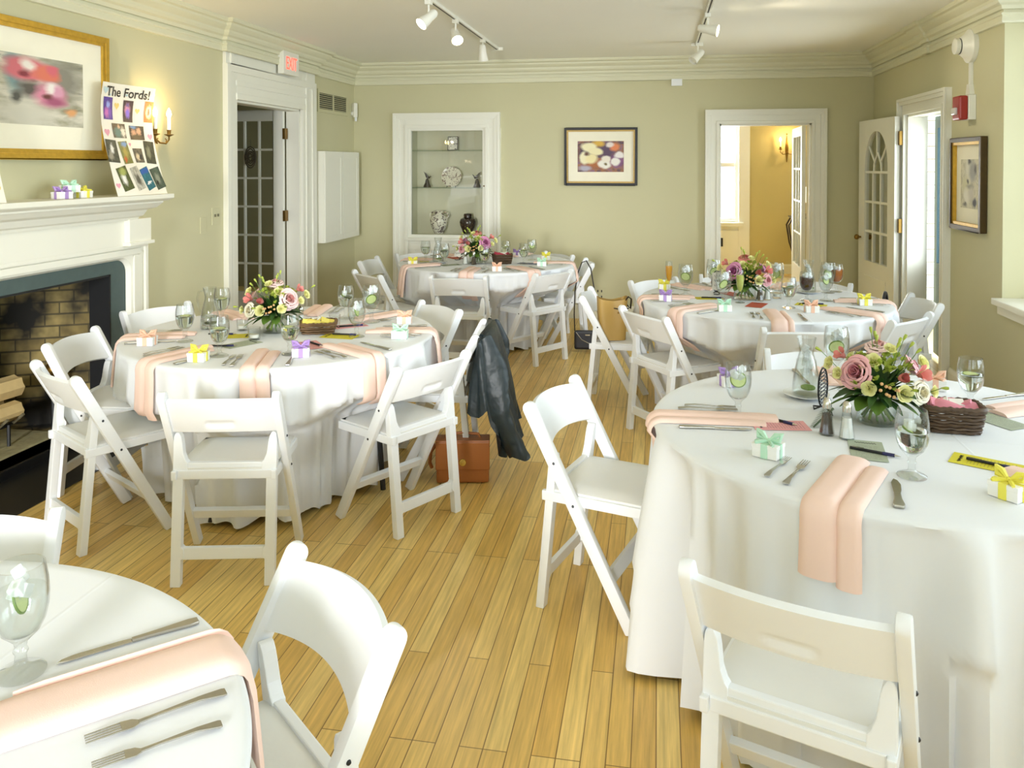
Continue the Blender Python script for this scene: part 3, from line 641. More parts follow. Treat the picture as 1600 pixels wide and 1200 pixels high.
def napkin(T, ang, r0, label, over=.20, w=.125, split=.62, lean=0.0, flip=1):
    """folded napkin lying radially on the cloth and falling over the table edge: two soft rolls side by side"""
    a = radians(ang); zt = TZ + .006; path = []
    re = TR + .012
    for i in range(9): path.append((r0 + (re - .03 - r0) * i / 8, zt, 0))
    for k in range(1, 5): b = radians(90 * k / 4); path.append((re - .03 + .034 * sin(b), zt - .034 + .034 * cos(b), b))
    nd = 7
    for k in range(1, nd + 1):
        z = zt - .034 - over * k / nd
        rr = max(cloth_r(T, a + d / .8, z) for d in (-.07, -.035, 0, .035, .07)) + .006
        path.append((max(rr, path[-1][0] - .05), z, radians(90)))
    n = len(path); uo = Vector((cos(a), sin(a), 0)); lt = Vector((-sin(a), cos(a), 0)) * flip; up = Vector((0, 0, 1)); cx, cy_ = TBL[T]
    def lobe(x0, x1, hgt, drop, back):
        cs = []
        for i in range(12):
            f = i / 11; cs.append((x0 + (x1 - x0) * f, hgt * (1 - abs(2 * f - 1) ** 4)))
        cs += [(x1, 0.0), (x0, 0.0)]; m = len(cs); mb = MB(); vs = []
        for i, (r, z, b) in enumerate(path[back:]):
            nrm = uo * sin(b) + up * cos(b); s = i / (n - 1 - back); fan = 1 + .10 * max(0, s - .6)
            if i == len(path[back:]) - 1: z -= drop
            for (x, q) in cs: vs.append(Vector((cx, cy_, 0)) + uo * r + up * z + lt * (x * fan + lean * s) + nrm * (q * (1.0 if i else .75)))
        k = n - back; fs = [(i * m + j, i * m + (j + 1) % m, (i + 1) * m + (j + 1) % m, (i + 1) * m + j) for i in range(k - 1) for j in range(m)]
        fs += [tuple(range(m))[::-1], tuple((k - 1) * m + j for j in range(m))]
        return mb.add(vs, fs)
    o = lobe(-w / 2, -w / 2 + w * split, .016, 0, 0); l2 = lobe(-w / 2 + w * (split - .02), w / 2, .013, .012, 1 if over > .1 else 0); o.add(l2.v, l2.f)
    ob = o.build('cloth_napkin', NAPK, None, smooth=True, flat_ang=60)
    # set the origin on the table top so that the object sits where it lies
    org = Vector((cx, cy_, 0)) + uo * r0 + up * zt
    ob.data.transform(Matrix.Translation(-org)); ob.location = org
    return tag(ob, label, 'napkin', 'peach cloth napkins hanging over the table edges')
RIB = {'mint': M('mint_ribbon', 'BFE6CC', .5), 'yellow': M('yellow_ribbon', 'EFE65A', .5), 'purple': M('lilac_ribbon', 'A98AC6', .5), 'peach': M('peach_ribbon', 'F2C4A8', .5)}
BOXW = M('white_card_box', 'F4F3EE', .6, var=.01)
def favor_proto(color):
    t = thing('favor_box', '', 'gift box')
    MB().box(-.030, .030, -.025, .025, 0, .027).build('box', BOXW, t, bevel=.0015); MB().box(-.031, .031, -.026, .026, .022, .032).build('lid', BOXW, t, bevel=.0015)
    mb = MB(); mb.box(-.008, .008, -.0268, .0268, .0, .0328); mb.box(-.0318, .0318, -.006, .006, .0, .0328)
    for s in (-1, 1):
        mb.tube([(0, 0, .034), (s * .016, .004, .050), (s * .028, .010, .052), (s * .026, .004, .040), (0, 0, .035)], [.003, .007, .008, .006, .003], 6)
        mb.tube([(0, 0, .035), (s * .012, -.014, .036), (s * .022, -.026, .034)], [.003, .005, .004], 5)
    mb.sphere((0, 0, .036), .006, 8, 6)
    mb.build('ribbon_bow', RIB[color], t, smooth=True)
    return t
def lined(name, base, ink='5A5048'):
    """printed card: rows of fine text too small to read, as printed marks"""
    m, t, b = nt(name); tc = N(t, 'ShaderNodeTexCoord'); sp = N(t, 'ShaderNodeSeparateXYZ'); t.links.new(tc.outputs['Object'], sp.inputs[0])
    row = mathn(t, 'PINGPONG', sp.outputs[1], .0045); a = mathn(t, 'LESS_THAN', row, .0012)
    nz = N(t, 'ShaderNodeTexNoise', i_Scale=260.0, i_Detail=1.0); t.links.new(tc.outputs['Object'], nz.inputs['Vector']); g = mathn(t, 'GREATER_THAN', nz.outputs[0], .47)
    inx = mathn(t, 'LESS_THAN', mathn(t, 'ABSOLUTE', sp.outputs[0]), .036); iny = mathn(t, 'LESS_THAN', sp.outputs[1], .045); iny2 = mathn(t, 'GREATER_THAN', sp.outputs[1], -.075)
    f = mathn(t, 'MULTIPLY', mathn(t, 'MULTIPLY', a, g), mathn(t, 'MULTIPLY', inx, mathn(t, 'MULTIPLY', iny, iny2)))
    t.links.new(mixrgb(t, mathn(t, 'MULTIPLY', f, .6), s2l(base), s2l(ink)), b.inputs['Base Color']); b.inputs['Roughness'].default_value = .7
    return m
CARD = {'pink': lined('pink_card', 'E7A5A8'), 'yellow': lined('yellow_card', 'D8CC2E'), 'sage': lined('sage_card', 'A9B19B'), 'orange': lined('coral_card', 'C4593C'), 'blue': lined('slate_blue_card', '6B7390')}
INK = M('black_ink', '26221F', .6)
def card(color, label, loc, rz):
    t = thing('menu_card', label, 'card', loc, rz)
    MB().box(-.05, .05, -.09, .09, 0, .0008).build('sheet', CARD[color], t)
    mb = MB(); rnd = random.Random(hash(color) % 7 + 3); pts = []
    for k in range(40): pts.append((-.03 + .06 * k / 39, .066 + .005 * sin(k * 1.25) * (1 if k % 7 else .4), .0012))
    mb.tube(pts, .0007, 4).build('handwritten_heading', INK, t)
    return t
PENB = M('navy_pen_grip', '23245A', .35); PENW = M('white_pen_barrel', 'E8E8EA', .3)
def pen_proto():
    t = thing('ballpoint_pen', '', 'pen')
    MB().tube([(-.07, 0, .0045), (.025, 0, .0045)], .0042, 10).build('barrel', BLACK, t, smooth=True)
    MB().tube([(.022, 0, .0045), (.055, 0, .0045)], .0050, 10).build('grip', PENB, t, smooth=True)
    MB().tube([(.055, 0, .0045), (.066, 0, .0045), (.072, 0, .0045)], [.004, .002, .0006], 8).build('tip', CHROME, t, smooth=True)
    MB().box(-.066, -.03, -.0012, .0012, .0088, .0102).build('clip', CHROME, t)
    return t
SALT = M('salt', 'F1F1EC', .8); PEPP = M('ground_pepper', '4B4032', .8, var=.3, scale=300)
def shaker_proto(fill):
    t = thing('salt_shaker' if fill is SALT else 'pepper_shaker', '', 'shaker')
    o = [(.0001, 0), (.021, 0), (.0215, .004), (.017, .03), (.0125, .07), (.0115, .078)]
    MB().lathe(o + [(r - .002, z + .003) for r, z in o[1:]][::-1], 8, close=False).build('glass_body', GLASS, t)
    MB().lathe([(.0001, .004), (.0185, .005), (.0148, .03), (.0118, .058), (.0001, .058)], 16, close=False).build('filling', fill, t, smooth=True)
    MB().lathe([(.0125, .074), (.0125, .084), (.0115, .094), (.007, .101), (.0001, .103)], 16, close=False).build('cap', CHROME, t, smooth=True)
    return t
WICK = M('dark_wicker', '4E3A26', .55, var=.35, scale=60); WICK2 = M('brown_wicker', '6A5034', .55, var=.35, scale=60)
PINKN = M('rose_pink_cloth', 'D98A98', .75); WHN = M('white_packets', 'EFEDE6', .6); YELN = M('yellow_cloth', 'F0DF6E', .75); REDN = M('crimson_cloth', 'A8344A', .7)
def basket(label, loc, rz, clothm, sx=.095, sy=.065, h=.075, mat=WICK, filler=True):
    t = thing('wicker_basket', label, 'basket', loc, rz)
    nrow = int(h / .0105); mb = MB(); rnd = random.Random(3)
    def ring(x, y, z, ph, amp, n=56):
        pts = []
        for k in range(n):
            a = 2 * pi * k / n; c, s = cos(a), sin(a); m = (abs(c) ** 6 + abs(s) ** 6) ** (-1 / 6); pts.append((x * c * m * (1 + amp * sin(10 * a + ph) / 10), y * s * m * (1 + amp * sin(10 * a + ph) / 10), z + .0012 * sin(13 * a + ph * 2)))
        return pts
    for i in range(nrow):
        f = i / (nrow - 1); mb.tube(ring(sx * (.86 + .14 * f) + rnd.uniform(-.001, .001), sy * (.86 + .14 * f), .006 + (h - .012) * f, i * pi, .45), .0054, 6, True)
    mb.box(-sx * .82, sx * .82, -sy * .82, sy * .82, .001, .006); mb.build('woven_body', mat, t, smooth=True)
    mb = MB(); p0 = ring(sx * 1.0, sy * 1.0, h, 0, 0, 60); mb.tube([(x, y, z + .003 * (k % 2)) for k, (x, y, z) in enumerate(p0)], .0088, 6, True); mb.build('rim', mat, t, smooth=True)
    c = thing('folded_cloth', label.split(' holding')[0].replace('wicker basket', 'cloth tucked in the wicker basket'), 'cloth', (loc[0], loc[1], loc[2] + .02), rz)
    def fold(u, v):
        x = (-.9 + 1.8 * u) * sx; y = (-.8 + 1.6 * v) * sy; return (x, y, (h - .015) + .028 * (sin(u * 5 + v * 3) * .5 + .5) * (1 - abs(2 * v - 1) ** 3) + .02 * (1 - abs(2 * u - 1) ** 2) - .02)
    MB().grid(fold, 22, 18).build('cloth', clothm, c, smooth=True)
    if filler:
        for k in range(5):
            mb = MB(); a = rnd.uniform(-.6, .6); mb.obox(Matrix.Translation((sx * (-.6 + .25 * k), sy * rnd.uniform(-.5, .1), h + .012)) @ Euler((.5 + a, a, a)).to_matrix().to_4x4(), .022, .015, .004)
            o = mb.build('sweetener_packet', WHN if k % 2 else clothm, None, bevel=.002); org = Matrix.Translation(loc) @ Matrix.Rotation(rz, 4, 'Z'); o.matrix_world = org
            tag(o, 'small packet in the ' + label, 'packet', 'packets in the ' + label)
    return t
def votive(label, loc):
    t = thing('votive_holder', label, 'candle holder', loc)
    o = [(.0001, 0), (.026, 0), (.028, .003), (.031, .06)]; MB().lathe(o + [(.0285, .06), (.0255, .012), (.0001, .010)], 20, close=False).build('glass_cup', GLASS, t, smooth=True)
    MB().lathe([(.0001, .011), (.022, .011), (.022, .026), (.0001, .026)], 16, close=False).build('candle', M('wax', 'F3F0E4', .5) if 'wax' not in bpy.data.materials else bpy.data.materials['wax'], t, smooth=True)
    return t
# ------------------------------------------------------------------ flowers
def petal(mb, R, H, a0, wid, curl, tip=0.0, n=7, m=6, base=.12, z0=0):
    def fn(u, v):
        q = 2 * u - 1; sh = (1 - abs(q) ** 3 * .25); w = wid * (.45 + .55 * sin(min(1, v * 1.25) * pi / 2))
        rho = R * (base + (1 - base) * v ** .7) * (1 - .10 * q * q) + curl * max(0, v - .62) ** 2 * 4
        z = H * v * (1 - .10 * q * q * v) - curl * .9 * max(0, v - .72) ** 2 * 5 + tip * v * (1 - q * q)
        a = a0 + q * w; return (rho * cos(a), rho * sin(a), z0 + z)
    mb.grid(fn, n, m)
def rose_petal(mb, R, H, a0, wid, lip, dz, n=9, m=9):
    """upright cupped petal whose rim rolls outward"""
    def fn(u, v):
        q = 2 * u - 1; w = wid * (.35 + .65 * min(1, v * 1.6) ** .7); s = max(0, (v - .68) / .32)
        rho = R * (.30 + .70 * min(1, v / .68) ** .55) + lip * s ** 1.6 * (1 - .35 * q * q)
        z = H * (min(1, v / .8)) - .55 * lip * max(0, (v - .8) / .2) ** 2 - H * .10 * q * q * v + dz
        a = a0 + q * w; return (rho * cos(a), rho * sin(a), z)
    mb.grid(fn, n, m)
def flower_mesh(kind, r, mat):
    """blossoms facing +z"""
    mb = MB(); rnd = random.Random(int(r * 1e4))
    if kind == 'rose':
        for k in range(7, 21):
            f = k / 20; rose_petal(mb, r * (.12 + .92 * f), r * (1.05 - .42 * f ** 1.6), 2.4 * k, .95 - .22 * f, r * (.06 + .24 * f), r * rnd.uniform(-.03, .03))
    elif kind == 'rose_heart':
        for k in range(8):
            f = k / 20; rose_petal(mb, r * (.07 + .92 * f), r * (1.12 - .2 * f), 2.4 * k, 1.35 - .9 * f, r * (.02 + .12 * f), 0)
    elif kind == 'lisianthus':
        for i, (rr, h, n, w, c) in enumerate(((.25, 1.1, 3, 1.0, .0), (.55, 1.15, 3, 1.0, .06), (.80, 1.05, 4, .75, .16), (1.02, .9, 5, .62, .26))):
            for k in range(n): petal(mb, r * rr, r * h, 2 * pi * (k + .4 * i) / n, w, r * c)
    elif kind == 'tulip':
        for i, n in enumerate((3, 3)):
            for k in range(n): petal(mb, r * (.78 + .14 * i), r * 2.1, 2 * pi * (k + .5 * i) / n, .95, -r * .28, tip=r * .2)
    elif kind == 'open':
        for k in range(6): petal(mb, r * .75, r * 1.3, 2 * pi * k / 6 + .2 * (k % 2), .55, r * .30, tip=r * .2, base=.05)
    elif kind == 'bud':
        for k in range(4): petal(mb, r * .75, r * 2.4, 2 * pi * k / 4, 1.0, -r * .5, n=5, m=5)
    return mb.mesh(kind + '_bloom', mat, smooth=True, flat_ang=80)
FM = {}
HEART = {'dusty_pink_petal': M('deep_pink_heart', 'D4858E', .6, var=.1), 'pale_pink_petal': M('salmon_heart', 'E2A29C', .6, var=.1), 'cream_petal': M('ivory_heart', 'E8DDB8', .6, var=.1), 'mauve_rose_petal': M('magenta_heart', 'B5608F', .6, var=.1), 'coral_petal': M('brick_heart', 'B8514C', .6, var=.1)}
def bloom(kind, r, mat, parent, name, pos, d):
    key = (kind, r, mat.name)
    if key not in FM: FM[key] = flower_mesh(kind, r, mat)
    q = Vector(d).normalized().to_track_quat('Z', 'Y'); o = link(name, FM[key], parent, pos); o.rotation_euler = q.to_euler(); return o
def leaf_mb(mb, base, d, L, w, droop=.3, up=Vector((0, 0, 1))):
    d = Vector(d).normalized(); s = d.cross(up); s = s.normalized() if s.length > .01 else Vector((1, 0, 0)); nrm = s.cross(d); base = Vector(base)
    def fn(u, v):
        q = 2 * u - 1; ww = w * sin(pi * min(1, v * .93 + .04)) ** .8
        return base + d * (L * v) + s * (q * ww) + nrm * (.25 * abs(q) * ww - droop * L * v * v)
    mb.grid(fn, 5, 9)
BQ = [  # kind, right, toward, up, size, role
 ('rose', -.068, .062, .176, .047, 'main'), ('rose', .0, -.045, .250, .036, 'main2'), ('lisianthus', -.153, .03, .19, .021, 'l'), ('lisianthus', -.125, .05, .163, .018, 'l'), ('lisianthus', -.015, .03, .212, .023, 'l'),
 ('lisianthus', .038, .0, .25, .019, 'l'), ('lisianthus', -.027, .095, .132, .022, 'l'), ('lisianthus', .08, .09, .126, .025, 'l'), ('tulip', .068, .055, .165, .021, 't'), ('open', .13, .02, .178, .030, 'c'), ('lisianthus', .137, -.01, .212, .022, 'l'),
 ('rose', .133, .05, .125, .032, 'p'), ('lisianthus', .17, .0, .12, .019, 'l'), ('open', -.113, -.01, .212, .026, 'c'), ('rose', -.02, -.12, .20, .034, 'main2'), ('rose', .11, -.10, .18, .034, 'main'), ('lisianthus', -.09, -.10, .19, .022, 'l'), ('open', .03, -.06, .23, .024, 'p')]
BUDS = [(-.022, -.02, .30), (-.01, -.03, .285), (-.004, -.02, .275), (-.185, .0, .225), (.065, -.02, .272), (.08, -.03, .282), (.1, -.02, .262), (.12, -.01, .245), (.195, .03, .142), (.107, .09, .14), (.06, .0, .26)]
def bouquet(label, loc, view, scale, mats, mirror=1, spin=0.0, tall=1.0, detail=True):
    """view: heading (radians) of the direction from the vase toward the viewer; flowers are laid out round it"""
    t = thing('flower_arrangement', label, 'flowers', loc, view + spin)
    # local frame: x = toward, y = right... expressed so that +x points at the viewer
    P = lambda r, tw, u: Vector((tw, r * mirror, u * tall)) * scale
    VH, VR = .105 * scale, .066 * scale
    o = [(.0001, 0), (VR, 0), (VR * 1.02, .004), (VR, VH)]; MB().lathe(o + [(VR - .003, VH), (VR - .003, .008), (.0001, .007)], 32, close=False).build('glass_vase', GLASS, t, smooth=True)
    MB().lathe([(.0001, .0085), (VR - .004, .009), (VR - .004, VH * .62), (.0001, VH * .62)], 28, close=False).build('water', WATERC, t, smooth=True)
    rnd = random.Random(11)
    c0 = Vector((0, 0, .09 * scale))
    for kind, r, tw, u, sz, role in BQ:
        p = P(r, tw, u); d = (p - c0); d.z *= .75; d += Vector((.08, 0, 0)) * scale; nm = {'rose': 'rose', 'lisianthus': 'lisianthus', 'tulip': 'tulip', 'open': 'alstroemeria'}[kind]
        dd = d.normalized(); b_ = bloom(kind, round(sz * scale, 4), mats[role], t, nm, p - dd * sz * scale * .7, dd)
        if kind == 'rose': key = ('heart', round(sz * scale, 4), HEART[mats[role].name].name); FM.setdefault(key, flower_mesh('rose_heart', round(sz * scale, 4), HEART[mats[role].name])); link('rose_heart', FM[key], b_)
    for r, tw, u in BUDS:
        p = P(r, tw, u); d = p - P(0, 0, .12); bloom('bud', round(.0095 * scale, 4), BUDG, t, 'flower_bud', p - d.normalized() * .01, d)
        mb = MB(); q = P(r * .55, tw * .5 - .01, u * .62); mb.tube([q, (q + p) / 2 + Vector((0, 0, .004)), p - d.normalized() * .006], .0013 * scale, 5); mb.build('bud_stem', LEAF2, t)
    mb = MB()
    for k in range(9): mb.sphere(P(.012 + .013 * (k % 5) + rnd.uniform(-.004, .004), .10 + rnd.uniform(-.006, .01), .148 - .020 * (k // 5) + rnd.uniform(-.006, .006) - .003 * (k % 5)), .0058 * scale, 8, 6)
    mb.build('berry_cluster', BERRY, t, smooth=True)
    # greenery collar: each leaf its own part
    for k in range(26):
        a = 2 * pi * k / 26 + rnd.uniform(-.1, .1); big = k % 3 == 0; mb = MB()
        b = Vector((cos(a) * .035, sin(a) * .035, .085 + .02 * (k % 2))) * scale; dz = rnd.uniform(-.1, .45)
        leaf_mb(mb, b, (cos(a), sin(a), dz), (.10 if big else .115) * scale * rnd.uniform(.85, 1.15), (.032 if big else .014) * scale, .35)
        mb.build('leaf', LEAF if k % 4 else LEAF2, t, smooth=True)
    mb = MB()
    for k in range(110):
        a = rnd.uniform(0, 6.28); e = rnd.uniform(.15, 1.35); b = Vector((cos(a) * .025, sin(a) * .025, .095)) * scale
        leaf_mb(mb, b, (cos(a) * cos(e), sin(a) * cos(e), sin(e)), rnd.uniform(.06, .12) * scale, .015 * scale, .25)
    o = mb.build('foliage', LEAF, t, smooth=True); o['kind'] = 'stuff'
    mb = MB()
    for k in range(70):
        a = rnd.uniform(0, 6.28); e = rnd.uniform(.3, 1.3); L_ = rnd.uniform(.09, .135); d = Vector((cos(a) * cos(e), sin(a) * cos(e), sin(e) * 1.1)); b = Vector((0, 0, .09)) * scale + d * L_ * scale
        for q in range(3): leaf_mb(mb, b, (d.x + rnd.uniform(-.7, .7), d.y + rnd.uniform(-.7, .7), d.z + rnd.uniform(-.3, .7)), .022 * scale, .008 * scale, .3)
    o = mb.build('filler_sprigs', BUDG, t, smooth=True); o['kind'] = 'stuff'
    for k in range(12):
        a = 2 * pi * k / 12; mb = MB(); mb.tube([Vector((cos(a) * .03, sin(a) * .03, .115)) * scale, Vector((cos(a + 2.6) * .05, sin(a + 2.6) * .05, .012)) * scale + Vector((0, 0, .004))], .0036 * scale if k % 3 else .005 * scale, 6)
        mb.build('stem', STEM if k % 3 == 0 else LEAF2, t, smooth=True)
    return t
# ------------------------------------------------------------------ cloths
NAME = {'T1': 'cropped near table', 'T2': 'fireplace table', 'T3': 'display alcove table', 'T4': 'doorway table', 'T5': 'front table'}
table_cloth('T5', 'white floor-length cloth on the front table with wicker basket and pink roses', 1, .02)
table_cloth('T1', 'white cloth on the cropped table in the near corner with silver forks', 2)
table_cloth('T2', 'white cloth on the round table beside the fireplace', 3, .03)
table_cloth('T3', 'white cloth on the far table below the display alcove', 4)
table_cloth('T4', 'white cloth on the far table before the open back doorway', 5)
# the table under the fireplace-side cloth, one dark foot showing below the hem
t = thing('folding_table', 'round folding table under the cloth by the fireplace, dark foot showing', 'table', (*TBL['T2'], 0))
MB().lathe([(.0001, .738), (.755, .738), (.755, .758), (.0001, .758)], 48, close=False).build('tabletop', M('plywood', 'A98A5C', .6), t)
for a in (-8, 82, 172, 262):
    x, y = .57 * cos(radians(a)), .57 * sin(radians(a)); MB().tube([(x, y, .02), (x * .9, y * .9, .738)], .014, 8).build('leg', BLACK, t, smooth=True)
    
# ------------------------------------------------------------------ chairs
CL = {
 'T5a': 'white folding chair in the open aisle, seat tucked toward the front table', 'T5b': 'white folding chair nearest the camera, back turned, at the front table', 'T5c': 'white folding chair behind the carafe on the front table, facing the camera',
 'T2a': 'white folding chair with its back to the camera at the fireplace table', 'T2b': 'white folding chair between the leather satchel and the fireplace table', 'T2c': 'white folding chair in front of the firebox, nearer of the two', 'T2d': 'white folding chair closest to the logs in the firebox', 'T2e': 'white folding chair between the mantel end and the glass carafe',
 'T2f': 'white folding chair behind the fireplace table, its back arch facing us', 'T2g': 'white folding chair with the dark jacket over its back',
 'T3a': 'white folding chair squarely back to us at the display alcove table', 'T3b': 'white folding chair angled outward at the aisle end of the alcove table', 'T3c': 'white folding chair behind the aisle end of the alcove table', 'T3d': 'white folding chair with the small black purse hung on its back', 'T3e': 'white folding chair nearer of two beside the white wall cabinet', 'T3f': 'white folding chair further of two beside the white wall cabinet', 'T3g': 'white folding chair tucked under the display alcove sill',
 'T4a': 'white folding chair carrying the tan tote bag', 'T4b': 'white folding chair with hand-grip back beside the tan tote chair', 'T4c': 'white folding chair back to us behind the front table carafe', 'T4d': 'white folding chair behind the orange juice flute', 'T4e': 'white folding chair in front of the back doorway casing, mostly hidden by flowers', 'T4f': 'white folding chair behind the carafe and iced tea at the doorway table', 'T4g': 'white folding chair directly above the front table roses, back to us', 'T4h': 'white folding chair with a black-handled bag, beside the side door',
 'T1a': 'white folding chair at the cropped near table, close by the camera', 'T1b': 'white folding chair behind the cropped near table, cut by the frame'}
c0 = chair_proto(); first = True
for k, (x, y, h) in CHAIRS.items():
    if first: c0.location = (x, y, 0); c0.rotation_euler = (0, 0, h); c0['label'] = CL[k]; c0['group'] = 'white folding chairs round the tables'; first = False
    else: dup(c0, (x, y, 0), h, CL[k], 'white folding chairs round the tables')

# ------------------------------------------------------------------ place settings
PR = {}
SCALE = {'glime': 1.08, 'gclear': 1.06, 'gstand': 1.08, 'gice': 1.2, 'gtea': 1.1, 'gcola': 1.08, 'fav': 1.25, 'salt': 1.15, 'pepper': 1.15}
def put(key, make, loc, rz, label, group, rot=None):
    if key not in PR:
        o = PR[key] = make(); k_ = SCALE.get(key, SCALE.get(key[:3], 1)); o.scale = (k_, k_, k_); o.location = loc; o.rotation_euler = rot or (0, 0, rz); o['label'] = label; o['group'] = group; return o
    return dup(PR[key], loc, rz, label, group, rot)
ZT = TZ + .0055
def setting(T, a, ref, nap=True, r0=.43, over=.2, knife=.13, forks=(-.105, -.14), rc=.615, flip=1, split=.62, w=.125, jit=0.0):
    tn = NAME[T]; rz = radians(a) + pi
    if nap: napkin(T, a, r0, 'peach napkin by %s, %s' % (ref, tn), over, w, split, 0, flip)
    if knife: put('knife', knife_proto, polar(T, a, rc, knife, ZT), rz + jit, 'silver knife by %s, %s' % (ref, tn), 'table knives')
    if forks:
        put('dfork', lambda: fork_proto('dinner_fork', .205), polar(T, a, rc, forks[0], ZT), rz - jit, 'longer silver fork by %s, %s' % (ref, tn), 'dinner forks')
        put('sfork', lambda: fork_proto('salad_fork', .178), polar(T, a, rc - .012, forks[1], ZT), rz - jit - .05, 'shorter silver fork by %s, %s' % (ref, tn), 'salad forks')
def pen(loc, rz, label): put('pen', pen_proto, loc, rz, label, 'ballpoint pens')
def fav(color, x, y, rz, label): put('fav' + color, lambda: favor_proto(color), (x, y, ZT), rz, label, 'white favor boxes with ribbons')
def gl(kind, x, y, label, rz=0):
    mk = {'lime': lambda: goblet_proto('water_goblet', '', WATER, .118, 2, (.116, .42, .6)), 'ice': lambda: goblet_proto('water_goblet', '', WATER, .135, 8, (.105, 1.15, 2.2)), 'clear': lambda: goblet_proto('water_goblet', '', WATER, .118, 0, (.117, .1, .3)),
          'stand': lambda: goblet_proto('water_goblet', '', WATER, .13, 5, (.12, 1.3, -.2)), 'tea': lambda: goblet_proto('iced_tea_glass', '', TEA, .14, 4), 'cola': lambda: goblet_proto('cola_glass', '', COLA, .14, 4)}[kind]
    put('g' + kind, mk, (x, y, ZT), rz, label, 'stemmed glasses on the tables')
# front table
setting('T5', -115, 'the sage card', w=.15, over=.15, forks=(-.135, -.19), knife=0, rc=.60, r0=.40)
setting('T5', -177, 'the pink card', r0=.36, knife=.10, rc=.58, over=.17)
setting('T5', 95, 'the standing carafe', r0=.45)
setting('T5', 29, 'the dark pen at the far edge', r0=.44, rc=.66)
setting('T5', -56, 'the yellow card', r0=.42, knife=.15, forks=0)
# short butter knife with dark reflecting blade
kn = thing('butter_knife', 'short ornate butter knife with dark reflecting blade beside the hanging napkin', 'knife', (.62, 2.27, ZT), radians(78))
MB().prism([(-.10, -.012), (-.085, -.015), (-.05, -.010), (-.01, -.009), (-.01, .009), (-.05, .010), (-.085, .015), (-.10, .012)], 0, .008, lambda a, b, q: (a, b, q)).build('handle', STEEL, kn, bevel=.003)
MB().prism([(-.01, -.008), (.02, -.012), (.06, -.013), (.09, -.006), (.10, .004), (.07, .011), (-.01, .008)], .002, .0045, lambda a, b, q: (a, b, q)).build('blade', STEEL, kn, bevel=.001)
card('pink', 'pink menu card at the open end of a napkin, front table', (.40, 2.80, ZT), radians(97)); pen((.40, 2.84, ZT + .001), radians(-40), 'pen lying on the pink card')
card('sage', 'grey-green menu card under the napkin end, near the salt', (.625, 2.60, ZT), radians(-8)); pen((.64, 2.575, ZT + .001), radians(-25), 'navy-gripped pen on the grey-green card beside the salt')
card('yellow', 'yellow menu card in front of the wicker basket', (.935, 2.545, ZT), radians(62)); pen((.95, 2.53, ZT + .001), radians(-32), 'navy-gripped pen on the yellow card by the basket')
card('sage', 'grey-green menu card behind the basket under the goblet', (1.13, 2.98, ZT), radians(30)); pen((1.02, 3.17, ZT + .001), radians(-14), 'navy-gripped pen behind the far goblet, front table')
gl('lime', .695, 2.406, 'water goblet with lime wedge in front of the wicker basket', .8)
gl('stand', .272, 2.866, 'water goblet standing on the pink-card napkin end, front table', .3)
gl('ice', .714, 3.47, 'water goblet behind the bouquet beside the carafe, front table', 1)
gl('clear', 1.087, 3.102, 'water goblet against the olive wall, beyond the basket', 0)
fav('mint', .325, 2.501, radians(-30), 'favor box with mint ribbon on the front table edge')
fav('purple', .279, 3.278, radians(20), 'favor box half hidden behind the pink-card goblet'); fav('peach', 1.05, 3.362, radians(-10), 'favor box with peach ribbon behind the bouquet, front table'); fav('yellow', .900, 2.30, radians(-48), 'favor box with bright yellow ribbon nearest the camera')
put('salt', lambda: shaker_proto(SALT), (.589, 2.704, ZT), 0, 'glass salt shaker with chrome cap in front of the rose bouquet', 'salt shakers'); put('pepper', lambda: shaker_proto(PEPP), (.535, 2.735, ZT), 0, 'glass pepper shaker beside the salt, front table', 'pepper shakers')
cf = put('carafe', lambda: carafe_proto(''), (.545, 3.165, ZT + .008), 0, 'iced water carafe on a white saucer, front table', 'water carafes')
def saucer(): 
    t = thing('saucer', '', 'plate'); MB().lathe([(.0001, 0), (.04, 0), (.055, .004), (.082, .013), (.083, .015), (.055, .0075), (.0001, .006)], 32, close=False).build('plate', M('white_china', 'F1F1EE', .25), t, smooth=True); return t
put('saucer', saucer, (.545, 3.165, ZT), 0, 'white saucer under the iced carafe, front table', 'saucers')
basket('dark wicker basket with rose-pink cloth on the front table', (.945, 2.86, ZT), radians(-2), PINKN, .088, .062, .078)
FT = {'main': PINK, 'main2': PALE, 'l': LISI, 't': CORAL, 'c': CORAL, 'p': CREAM}
def view(x, y): return atan2(-y, -x)
bouquet('low bouquet of dusty pink rose and yellow lisianthus in clear vase, front table', (.729, 2.90, ZT), view(.729, 2.9), 1.0, FT)
